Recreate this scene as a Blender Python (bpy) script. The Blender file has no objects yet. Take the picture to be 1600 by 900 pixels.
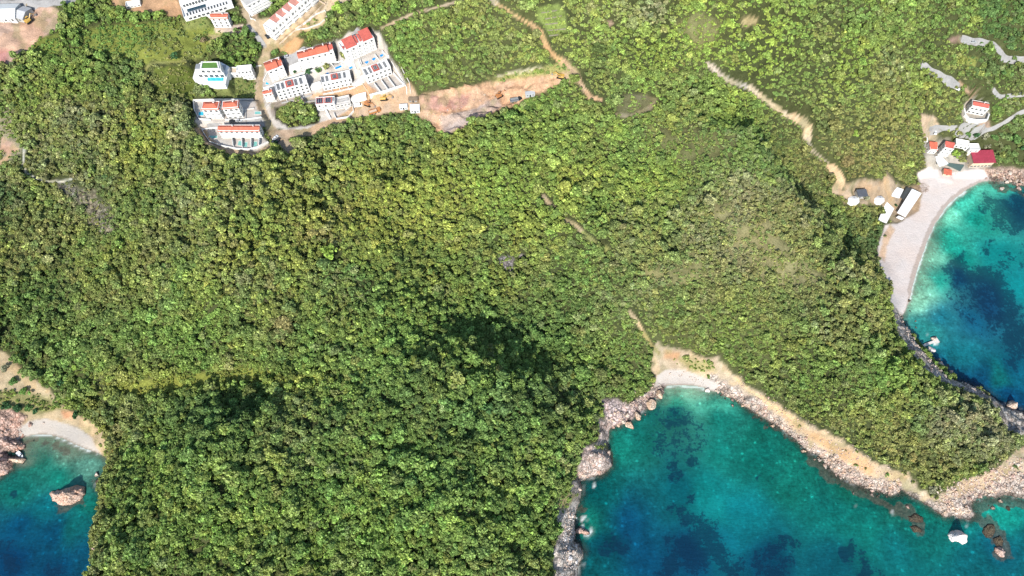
import bpy, bmesh, math, random, time
import numpy as np
from mathutils import Vector, Matrix
R = math.radians
T0 = time.time()
rng = np.random.default_rng(7)
random.seed(7)
scene = bpy.context.scene
col = scene.collection

# ------------------------------------------------------------------ camera
CAM_H, TILT, FPX = 420.0, 24.0, 1067.0
cam_d = bpy.data.cameras.new('camera'); cam = bpy.data.objects.new('camera', cam_d); col.objects.link(cam)
cam_d.sensor_width = 36.0; cam_d.lens = 36.0 * FPX / 1600.0
cam_d.clip_start = 1.0; cam_d.clip_end = 12000.0
cam.location = (0, 0, CAM_H); cam.rotation_euler = (R(TILT), 0, 0)
scene.camera = cam

# ------------------------------------------------------------------ light
SUN_ELEV, SUN_AZ = 38.0, 12.0          # shadows fall 17 degrees right of +Y
world = bpy.data.worlds.new("World"); scene.world = world; world.use_nodes = True
wn = world.node_tree.nodes; wl = world.node_tree.links
wn.clear()
sky = wn.new('ShaderNodeTexSky'); sky.sky_type = 'NISHITA'; sky.sun_disc = False
sky.sun_elevation = R(SUN_ELEV); sky.sun_rotation = R(180.0 + SUN_AZ)
sky.air_density = 1.0; sky.dust_density = 0.8; sky.ozone_density = 1.0
bgn = wn.new('ShaderNodeBackground'); bgn.inputs[1].default_value = 0.15
wo = wn.new('ShaderNodeOutputWorld')
wl.new(sky.outputs[0], bgn.inputs[0]); wl.new(bgn.outputs[0], wo.inputs[0])
sd = bpy.data.lights.new('sun', 'SUN'); sd.energy = 4.1; sd.angle = R(0.5); sd.color = (1.0, 0.955, 0.87)
sun = bpy.data.objects.new('sun', sd); col.objects.link(sun)
dirv = Vector((math.sin(R(SUN_AZ)) * math.cos(R(SUN_ELEV)), math.cos(R(SUN_AZ)) * math.cos(R(SUN_ELEV)), -math.sin(R(SUN_ELEV))))
sun.rotation_euler = dirv.to_track_quat('-Z', 'Y').to_euler(); sun.location = (0, -200, 600)
vs = scene.view_settings
vs.view_transform = 'Standard'; vs.look = 'None'; vs.exposure = 0.62; vs.gamma = 1.0; vs.use_curve_mapping = False
scene.cycles.max_bounces = 5; scene.cycles.diffuse_bounces = 2; scene.cycles.glossy_bounces = 2
scene.cycles.transmission_bounces = 2; scene.cycles.transparent_max_bounces = 6
scene.cycles.caustics_reflective = False; scene.cycles.caustics_refractive = False

# ------------------------------------------------------------------ projection of photograph points onto the land
ct, st = math.cos(R(TILT)), math.sin(R(TILT))
def ray(u, v):
    x = (np.asarray(u, float) - 800.0) / FPX; y = (450.0 - np.asarray(v, float)) / FPX
    return x, y * ct + st, y * st - ct
def unproj(u, v, z=0.0):
    dx, dy, dz = ray(u, v); t = (z - CAM_H) / dz
    return dx * t, dy * t
def proj(x, y, z):
    z = z - CAM_H
    yc = y * ct + z * st; d = y * st - z * ct
    d = np.maximum(d, 1.0)
    return 800 + FPX * x / d, 450 - FPX * yc / d, d

# ------------------------------------------------------------------ numpy noise
_perm = np.random.default_rng(3).random((256, 256)).astype(np.float32)
def vnoise(x, y):
    xi = np.floor(x).astype(np.int64); yi = np.floor(y).astype(np.int64)
    fx = (x - xi); fy = (y - yi); fx = fx * fx * (3 - 2 * fx); fy = fy * fy * (3 - 2 * fy)
    a = _perm[xi & 255, yi & 255]; b = _perm[(xi + 1) & 255, yi & 255]
    c = _perm[xi & 255, (yi + 1) & 255]; d = _perm[(xi + 1) & 255, (yi + 1) & 255]
    return (a + (b - a) * fx) * (1 - fy) + (c + (d - c) * fx) * fy
def fbm(x, y, s, o=4, seed=0):
    r = 0.0; a = 0.5; t = 0.0
    for i in range(o):
        r = r + a * vnoise(x / s + 17.3 * seed + 5.1 * i, y / s + 9.7 * seed + 3.3 * i); t += a
        a *= 0.5; s *= 0.5
    return r / t * 2 - 1
def sstep(a, b, x):
    t = np.clip((x - a) / (b - a), 0, 1); return t * t * (3 - 2 * t)

def seg_dist(px, py, pts, closed=False):
    d = np.full(px.shape, 1e18)
    n = len(pts)
    for i in range(n if closed else n - 1):
        ax, ay = pts[i][:2]; bx, by = pts[(i + 1) % n][:2]
        vx, vy = bx - ax, by - ay; L = vx * vx + vy * vy + 1e-9
        t = np.clip(((px - ax) * vx + (py - ay) * vy) / L, 0, 1)
        d = np.minimum(d, (px - ax - t * vx) ** 2 + (py - ay - t * vy) ** 2)
    return np.sqrt(d)
def inside(px, py, pts):
    r = np.zeros(px.shape, bool); n = len(pts)
    for i in range(n):
        ax, ay = pts[i][:2]; bx, by = pts[(i + 1) % n][:2]
        if ay == by: continue
        c = ((ay > py) != (by > py)) & (px < (bx - ax) * (py - ay) / (by - ay) + ax)
        r ^= c
    return r
def sdist(px, py, pts):
    d = seg_dist(px, py, pts, True); return np.where(inside(px, py, pts), d, -d)

# ------------------------------------------------------------------ coast
COAST_C = [(1720,335),(1650,302),(1600,290),(1570,284),(1545,282),(1530,285),(1510,296),(1492,310),(1475,328),(1460,350),(1449,375),(1440,400),(1432,425),
  (1425,450),(1420,472),(1413,487),(1408,496),(1412,510),(1420,520),(1428,532),(1438,545),(1450,560),(1462,572),(1478,588),(1495,596),(1515,602),(1535,610),(1552,622),(1565,632),(1580,640),(1600,643),
  (1640,648),(1700,668),(1760,700),(1745,760),(1680,785),(1600,778)]
COAST_B = [(1585,775),(1570,772),(1555,778),(1540,775),(1525,780),(1515,790),(1522,803),(1515,812),(1500,810),(1490,806),(1478,808),(1470,803),(1455,793),
  (1440,783),(1420,772),(1408,766),(1405,772),(1392,774),(1375,768),(1355,762),(1338,757),(1325,750),(1315,745),(1300,735),(1290,722),(1275,708),(1262,705),(1250,692),
  (1235,680),(1220,668),(1205,660),(1190,651),(1175,642),(1160,632),(1145,622),(1132,618),(1125,612),(1112,611),(1100,606),(1080,602),(1060,601),(1045,602),
  (1037,605),(1036,613),(1030,622),(1020,630),(1012,636),(1000,645),(985,656),(970,664),(958,667),(952,672),(951,682),(948,692),(951,705),(955,718),(956,728),(950,733),(944,740),
  (932,744),(918,747),(905,752),(908,760),(908,772),(903,790),(899,802),(897,820),(898,835),(897,846),(904,850),(909,858),(910,868),(904,880),(902,890),(900,905),(900,960),(890,1050),(860,1150)]
COAST_A = [(600,1250),(300,1200),(150,1120),(148,980),(152,905),(156,890),(158,875),(155,862),(150,850),(152,838),(159,826),(161,812),(156,800),(158,790),(160,776),(154,765),(150,752),
  (158,744),(168,738),(170,724),(164,714),(156,708),(142,703),(132,700),(118,694),(100,685),(80,679),(60,678),(45,681),(34,684),(29,688),(33,692),(39,696),(38,700),(28,703),(13,704),(9,707),(13,713),(28,714),
  (36,716),(38,721),(33,724),(20,722),(18,732),(10,739),(0,744),(-40,765),(-120,800)]
LAND = [(-3900, 4900), (3900, 4900), (3900, 420), (900, 300)]
for c in (COAST_C, COAST_B, COAST_A):
    for p in c:
        x, y = unproj(p[0], p[1], 0.0); LAND.append((float(x), float(y)))
LAND += [(-700, 60), (-3900, -100)]

# ------------------------------------------------------------------ relief: photograph points with an estimated height
HP = [(-300,0,92),(-300,300,62),(-300,500,45),(0,0,92),(200,0,92),(400,0,92),(600,0,100),(800,0,112),(1000,0,118),(1200,0,128),(1400,0,112),(1600,0,95),(1900,0,110),(1900,200,45),
 (0,100,86),(150,90,82),(280,90,78),(400,100,73),(520,100,75),(620,110,78),(720,80,92),(850,100,88),(950,100,92),
 (350,150,66),(350,190,60),(360,235,53),(470,160,65),(460,205,58),(600,165,65),(720,170,62),(800,140,66),(860,130,72),(650,205,58),
 (0,250,56),(100,250,60),(60,330,44),(150,320,50),(250,250,62),(250,380,58),(120,450,36),(30,450,36),(0,520,24),(100,560,19),(60,620,12),(150,640,10),(200,590,21),(130,680,4),
 (350,330,60),(450,300,60),(450,420,60),(350,480,50),(330,565,30),(400,590,29),(300,600,24),(250,600,22),(350,612,27),(420,612,31),(480,560,42),(560,500,56),(620,400,58),(600,300,58),(620,460,60),
 (400,650,49),(330,655,42),(500,640,56),(600,640,56),(560,720,58),(700,620,52),(500,820,48),(300,700,40),(250,800,34),(650,800,50),(760,780,38),(800,680,40),(850,620,32),
 (760,520,26),(700,490,42),(640,450,54),(820,530,22),(700,560,54),(780,600,46),(820,560,22),(740,590,48),(900,600,18),(940,560,15),(880,500,24),(800,440,36),(720,380,48),(700,330,55),(780,300,58),(900,460,32),(980,530,22),(1010,580,8),
 (760,230,62),(900,200,72),(1000,200,72),(1000,130,82),(1080,100,84),(1120,150,76),(860,310,64),(940,385,58),(980,470,48),(1010,530,30),(1060,470,52),(1050,350,64),(1100,250,68),
 (1060,560,14),(1120,580,16),(1160,520,46),(1150,400,60),(1200,300,60),(1250,310,56),(1300,370,50),(1350,440,42),(1250,480,50),(1200,560,34),(1250,620,24),(1340,560,44),(1400,580,34),(1440,640,34),(1330,660,30),(1400,700,20),(1500,640,22),
 (1500,700,24),(1560,680,16),(1450,750,10),(1390,510,24),(1380,470,22),
 (1155,205,80),(1195,245,75),(1235,295,67),(1272,342,60),(1312,392,50),(1345,422,40),(1222,212,44),(1255,262,32),(1283,318,18),(1335,378,7),(1150,130,74),(1200,160,66),(1230,200,48),(1262,250,34),(1292,300,20),(1340,370,10),(1375,410,4),(1200,90,96),(1300,130,84),(1300,200,58),(1380,180,62),(1340,260,34),(1400,250,32),(1320,300,20),(1400,310,8),
 (1450,100,78),(1450,180,48),(1540,170,40),(1450,225,22),(1500,221,21),(1530,262,6),(1520,236,16),(1530,206,26),(1500,204,25),(1570,192,30),(1470,262,7),(1600,100,60),(1600,200,30),(1600,265,5),(1420,270,5),(1400,345,4),(1500,60,92)]
_hx, _hy = unproj(np.array([p[0] for p in HP], float), np.array([p[1] for p in HP], float), np.array([p[2] for p in HP], float))
_hx = list(_hx); _hy = list(_hy); _hz = [p[2] for p in HP]
for fx, fy, fz in [(-900,300,80),(-900,900,160),(0,900,190),(900,900,180),(900,450,90),(0,1800,350),(-1500,1800,300),(1500,1800,340),(-3500,2500,400),(3500,2500,420),(0,4500,600),(-3900,4900,500),(3900,4900,600),
                   (-2500,300,60),(2500,700,90),(-100,-60,40),(-250,-60,30)]:
    _hx.append(fx); _hy.append(fy); _hz.append(fz)
_hx = np.array(_hx); _hy = np.array(_hy); _hz = np.array(_hz, float)
CQ = 13.0
_A = -np.sqrt((_hx[:, None] - _hx[None]) ** 2 + (_hy[:, None] - _hy[None]) ** 2 + CQ * CQ) + np.eye(len(_hx)) * 3.0
_n = len(_hx)
_M = np.zeros((_n + 1, _n + 1)); _M[:_n, :_n] = _A; _M[_n, :_n] = 1; _M[:_n, _n] = 1
_w = np.linalg.solve(_M, np.concatenate([_hz, [0]]))
def relief(x, y):
    r = np.full(x.shape, _w[_n])
    for i in range(_n):
        r -= _w[i] * np.sqrt((x - _hx[i]) ** 2 + (y - _hy[i]) ** 2 + CQ * CQ)
    return r
# steepness of the coast: (u, v, metres over which the land reaches its height)
SP = [(1400,400,45),(1460,300,45),(1540,275,30),(1080,600,35),(1200,650,30),(1350,730,28),(1420,560,9),(1500,605,8),(1590,640,8),(1540,770,32),(1000,640,14),(950,700,7),(905,780,7),(900,880,9),
      (150,780,7),(150,860,7),(100,680,35),(10,700,10),(150,710,12),(700,1200,10),(-100,780,12),(1470,800,14)]
_sx, _sy = unproj(np.array([p[0] for p in SP], float), np.array([p[1] for p in SP], float), 0.0)
def steep(x, y):
    n = 0; d = 0
    for i, p in enumerate(SP):
        w = 1.0 / (((x - _sx[i]) ** 2 + (y - _sy[i]) ** 2 + 25.0) ** 1.5); n = n + w * p[2]; d = d + w
    return n / d
def h_nat(x, y, rough=True):
    sh = x.shape; x = x.ravel(); y = y.ravel()
    d = sdist(x, y, LAND)
    wob = fbm(x, y, 9, 3, 4) * 1.6
    dd = d + wob * np.clip(np.abs(d) / 6, 0.3, 1)
    s = steep(x, y)
    H = relief(x, y)
    land = np.maximum(H, 1.5) * (1 - np.exp(-np.maximum(dd, 0) / s * 1.6))
    land = land + fbm(x, y, 75, 4, 1) * 9.0 * np.clip(d / 60, 0, 1) * np.clip(H / 30, 0, 1) + fbm(x, y, 30, 3, 5) * 4.6 * np.clip(d / 40, 0, 1) + fbm(x, y, 8, 2, 2) * 0.4 * np.clip(d / 20, 0, 1)
    land = np.maximum(land, 0.12 + 0.035 * np.maximum(dd, 0))
    sea = -np.minimum(14, -dd * np.where(s < 12, 0.5, 0.16)) - 0.05
    return np.where(dd > 0, land + 0.02, sea).reshape(sh), d.reshape(sh)
PADS = []       # (world polygon, z, feather)
def height(x, y):
    x = np.asarray(x, float); y = np.asarray(y, float)
    h, d = h_nat(x, y)
    for poly, z, f in PADS:
        bx = [p[0] for p in poly]; by = [p[1] for p in poly]
        m = (x > min(bx) - f - 1) & (x < max(bx) + f + 1) & (y > min(by) - f - 1) & (y < max(by) + f + 1)
        if not m.any(): continue
        s = sdist(x[m], y[m], poly)
        w = sstep(-f, 0.3, s)
        zz = z if not callable(z) else z(x[m], y[m])
        h[m] = h[m] * (1 - w) + zz * w
    return h, d
def hit(u, v, f=None):
    """point of the land seen at photograph pixel (u, v)"""
    u = np.atleast_1d(np.asarray(u, float)); v = np.atleast_1d(np.asarray(v, float))
    f = f or height
    z = np.full(u.shape, 30.0)
    zl = np.full(u.shape, -2.0); zh = np.full(u.shape, 230.0)
    zs = np.linspace(200, -1, 68)           # march down
    found = np.zeros(u.shape, bool); za = zh.copy(); zb = zl.copy(); prev = zh.copy()
    for zz in zs:
        x, y = unproj(u, v, zz); h, _ = f(x, y)
        now = (h >= zz) & ~found
        za = np.where(now, prev, za); zb = np.where(now, zz, zb); found |= now
        prev = np.where(found, prev, zz)
    for _ in range(9):
        zm = (za + zb) / 2; x, y = unproj(u, v, zm); h, _ = f(x, y)
        up = h >= zm; zb = np.where(up, zm, zb); za = np.where(up, za, zm)
    zm = (za + zb) / 2; x, y = unproj(u, v, zm)
    return x, y, zm

# ------------------------------------------------------------------ helpers for materials
def lin(c):
    return tuple(((x / 255.0) / 12.92 if x / 255.0 <= 0.04045 else ((x / 255.0 + 0.055) / 1.055) ** 2.4) for x in c)
class NT:
    def __init__(s, name):
        s.m = bpy.data.materials.new(name); s.m.use_nodes = True; s.n = s.m.node_tree.nodes; s.l = s.m.node_tree.links
        s.n.clear(); s.out = s.n.new('ShaderNodeOutputMaterial'); s.p = s.n.new('ShaderNodeBsdfPrincipled')
        s.l.new(s.p.outputs[0], s.out.inputs[0]); s.p.inputs['Roughness'].default_value = 0.85
        s.p.inputs['Specular IOR Level'].default_value = 0.25
        s.geo = s.n.new('ShaderNodeNewGeometry')
    def new(s, t, **k):
        o = s.n.new(t)
        for a, b in k.items(): setattr(o, a, b)
        return o
    def noise(s, scale, detail=3, rough=0.55, vec=None):
        o = s.n.new('ShaderNodeTexNoise'); o.inputs['Scale'].default_value = scale
        o.inputs['Detail'].default_value = detail; o.inputs['Roughness'].default_value = rough
        s.l.new(vec or s.geo.outputs['Position'], o.inputs['Vector']); return o.outputs[0]
    def voro(s, scale, feature='F1', out=0, vec=None):
        o = s.n.new('ShaderNodeTexVoronoi'); o.feature = feature; o.inputs['Scale'].default_value = scale
        s.l.new(vec or s.geo.outputs['Position'], o.inputs['Vector']); return o.outputs[out]
    def math(s, op, a, b=None, clamp=False):
        o = s.n.new('ShaderNodeMath'); o.operation = op; o.use_clamp = clamp
        for i, v in enumerate((a, b)):
            if v is None: continue
            if isinstance(v, (int, float)): o.inputs[i].default_value = v
            else: s.l.new(v, o.inputs[i])
        return o.outputs[0]
    def rmap(s, v, a, b, c=0.0, d=1.0):
        o = s.n.new('ShaderNodeMapRange'); s.l.new(v, o.inputs[0])
        for i, x in zip((1, 2, 3, 4), (a, b, c, d)): o.inputs[i].default_value = x
        return o.outputs[0]
    def mix(s, f, a, b, mode='MIX'):
        o = s.n.new('ShaderNodeMix'); o.data_type = 'RGBA'; o.blend_type = mode
        for i, v in ((0, f), (6, a), (7, b)):
            if isinstance(v, (int, float)): o.inputs[i].default_value = v
            elif isinstance(v, tuple): o.inputs[i].default_value = (v[0], v[1], v[2], 1)
            else: s.l.new(v, o.inputs[i])
        return o.outputs[2]
    def attr(s, name, typ='GEOMETRY', out=0):
        o = s.n.new('ShaderNodeAttribute'); o.attribute_name = name; o.attribute_type = typ; return o.outputs[out]
    def scale(s, colr, f):
        o = s.n.new('ShaderNodeVectorMath'); o.operation = 'SCALE'; s.l.new(colr, o.inputs[0])
        if isinstance(f, (int, float)): o.inputs[3].default_value = f
        else: s.l.new(f, o.inputs[3])
        return o.outputs[0]
    def bump(s, h, dist, strength=1.0):
        o = s.n.new('ShaderNodeBump'); o.inputs['Distance'].default_value = dist; o.inputs['Strength'].default_value = strength
        s.l.new(h, o.inputs['Height']); s.l.new(o.outputs[0], s.p.inputs['Normal'])
    def color(s, c):
        if isinstance(c, tuple): s.p.inputs['Base Color'].default_value = (c[0], c[1], c[2], 1)
        else: s.l.new(c, s.p.inputs['Base Color'])
MATS = {}
def flat(name, c, rough=0.8, var=0.25, scale=1.2, metal=0.0, spec=0.25, bump=0.0):
    """weathered plain surface: base colour broken up by two sizes of stain"""
    if name in MATS: return MATS[name]
    t = NT(name)
    a = t.noise(scale, 4); b = t.noise(scale * 0.17, 3)
    f = t.rmap(t.math('ADD', a, b), 0.7, 1.3, 1 - var, 1 + var * 0.35)
    t.color(t.scale(t.mix(0.0, c, c), f)); t.p.inputs['Roughness'].default_value = rough
    t.p.inputs['Metallic'].default_value = metal; t.p.inputs['Specular IOR Level'].default_value = spec
    if bump: t.bump(t.noise(scale * 4), bump)
    MATS[name] = t.m; return t.m

# ------------------------------------------------------------------ ground painting (what covers the land where)
ROADS = [ # pts, width px, class, colour
 ([(372,-20),(378,5),(387,25),(399,45),(411,60),(419,74),(415,88),(407,104),(404,130),(404,152),(408,168),(413,180),(422,200),(436,213)], 13, 'dirt_track', (198,180,152)),
 ([(418,76),(436,70),(452,58),(470,44),(494,20),(512,-10)], 11, 'dirt_track', (180,162,128)),
 ([(425,210),(455,209),(484,206),(505,196),(525,190),(555,178),(590,170),(625,168),(650,165)], 13, 'dirt_track', (205,178,150)),
 ([(430,215),(444,224),(452,232)], 16, 'dirt_track', (196,176,150)),
 ([(596,44),(620,33),(645,22),(680,12),(718,2),(740,-10)], 4, 'dirt_track', (196,178,150)),
 ([(765,-10),(775,5)], 10, 'dirt_track', (215,200,180)),
 ([(775,5),(800,22),(828,37)], 5, 'dirt_track', (196,172,130)),
 ([(828,37),(845,50),(852,68),(858,80),(872,92),(885,100)], 8, 'dirt_track', (205,172,130)),
 ([(880,95),(895,112),(905,125),(913,140),(922,152),(938,156)], 7, 'dirt_track', (200,172,140)),
 ([(964,180),(985,182),(1002,175),(1018,166),(1024,155)], 6, 'dirt_track', (150,142,118)),
 ([(985,150),(1000,152),(1024,155)], 5, 'dirt_track', (120,118,90)),
 ([(1103,101),(1112,104),(1125,118),(1140,127),(1158,133),(1172,137)], 7, 'dirt_track', (200,192,180)),
 ([(1172,137),(1190,152),(1205,163),(1220,175),(1236,184)], 8, 'dirt_track', (214,200,172)),
 ([(1240,184),(1254,190),(1262,200),(1261,216)], 13, 'dirt_track', (222,202,168)),
 ([(1262,216),(1266,232),(1280,245),(1296,260)], 4, 'dirt_track', (190,180,160)),
 ([(1298,262),(1309,272),(1314,284),(1306,298)], 13, 'dirt_track', (216,192,158)),
 ([(1306,298),(1325,305),(1345,300),(1372,292),(1392,290)], 9, 'dirt_track', (200,178,150)),
 ([(1384,278),(1386,292),(1393,312),(1396,322)], 8, 'dirt_track', (206,180,145)),
 ([(1446,188),(1450,205),(1456,222)], 13, 'dirt_track', (214,194,170)),
 ([(1500,128),(1512,142),(1520,150)], 5, 'dirt_track', (190,165,140)),
 ([(848,306),(858,318),(868,330)], 6, 'dirt_track', (186,170,140)), ([(884,345),(900,352),(910,364)], 6, 'dirt_track', (196,178,140)),
 ([(910,364),(932,380),(950,390)], 6, 'dirt_track', (160,165,100)),
 ([(984,488),(996,503),(1005,520)], 5, 'dirt_track', (206,186,150)), ([(1005,520),(1018,540),(1030,552)], 5, 'dirt_track', (170,160,110)),
 ([(38,232),(36,255),(40,270),(55,279),(72,284),(92,284),(112,280)], 3.2, 'dirt_track', (205,205,190)),
 ([(-10,262),(8,250),(14,244)], 7, 'dirt_track', (190,165,135)),
 ([(225,115),(232,102),(244,98),(275,97),(306,92)], 3, 'dirt_track', (150,155,95)),
 ([(1148,590),(1168,608),(1190,622),(1215,640),(1240,655),(1262,668)], 5, 'dirt_track', (226,200,158)),
]
ASPHALT = [
 ([(-20,4),(30,6),(62,6),(95,3),(135,-6)], 11, 'grey_road'),
 ([(387,42),(396,50),(405,61),(413,72)], 7, 'grey_road'),
 ([(1502,60),(1515,65),(1533,66),(1550,70),(1562,79),(1567,92),(1585,94),(1620,92)], 6, 'grey_road'),
 ([(1440,101),(1456,112),(1474,122),(1498,136)], 6, 'grey_road'),
 ([(1552,140),(1560,152),(1580,150),(1620,145)], 4, 'grey_road'),
 ([(1620,168),(1590,178),(1572,190),(1552,201),(1530,206),(1505,203),(1480,200),(1452,202)], 4.5, 'grey_road'),
 ([(365,193),(390,192),(412,190)], 10, 'grey_road'), ([(325,200),(345,196)], 5, 'grey_road'),
 ([(478,78),(440,100),(452,98),(474,91)], 9, 'grey_road'),
 ([(560,45),(548,62),(528,82)], 6, 'grey_road'),
]
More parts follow.
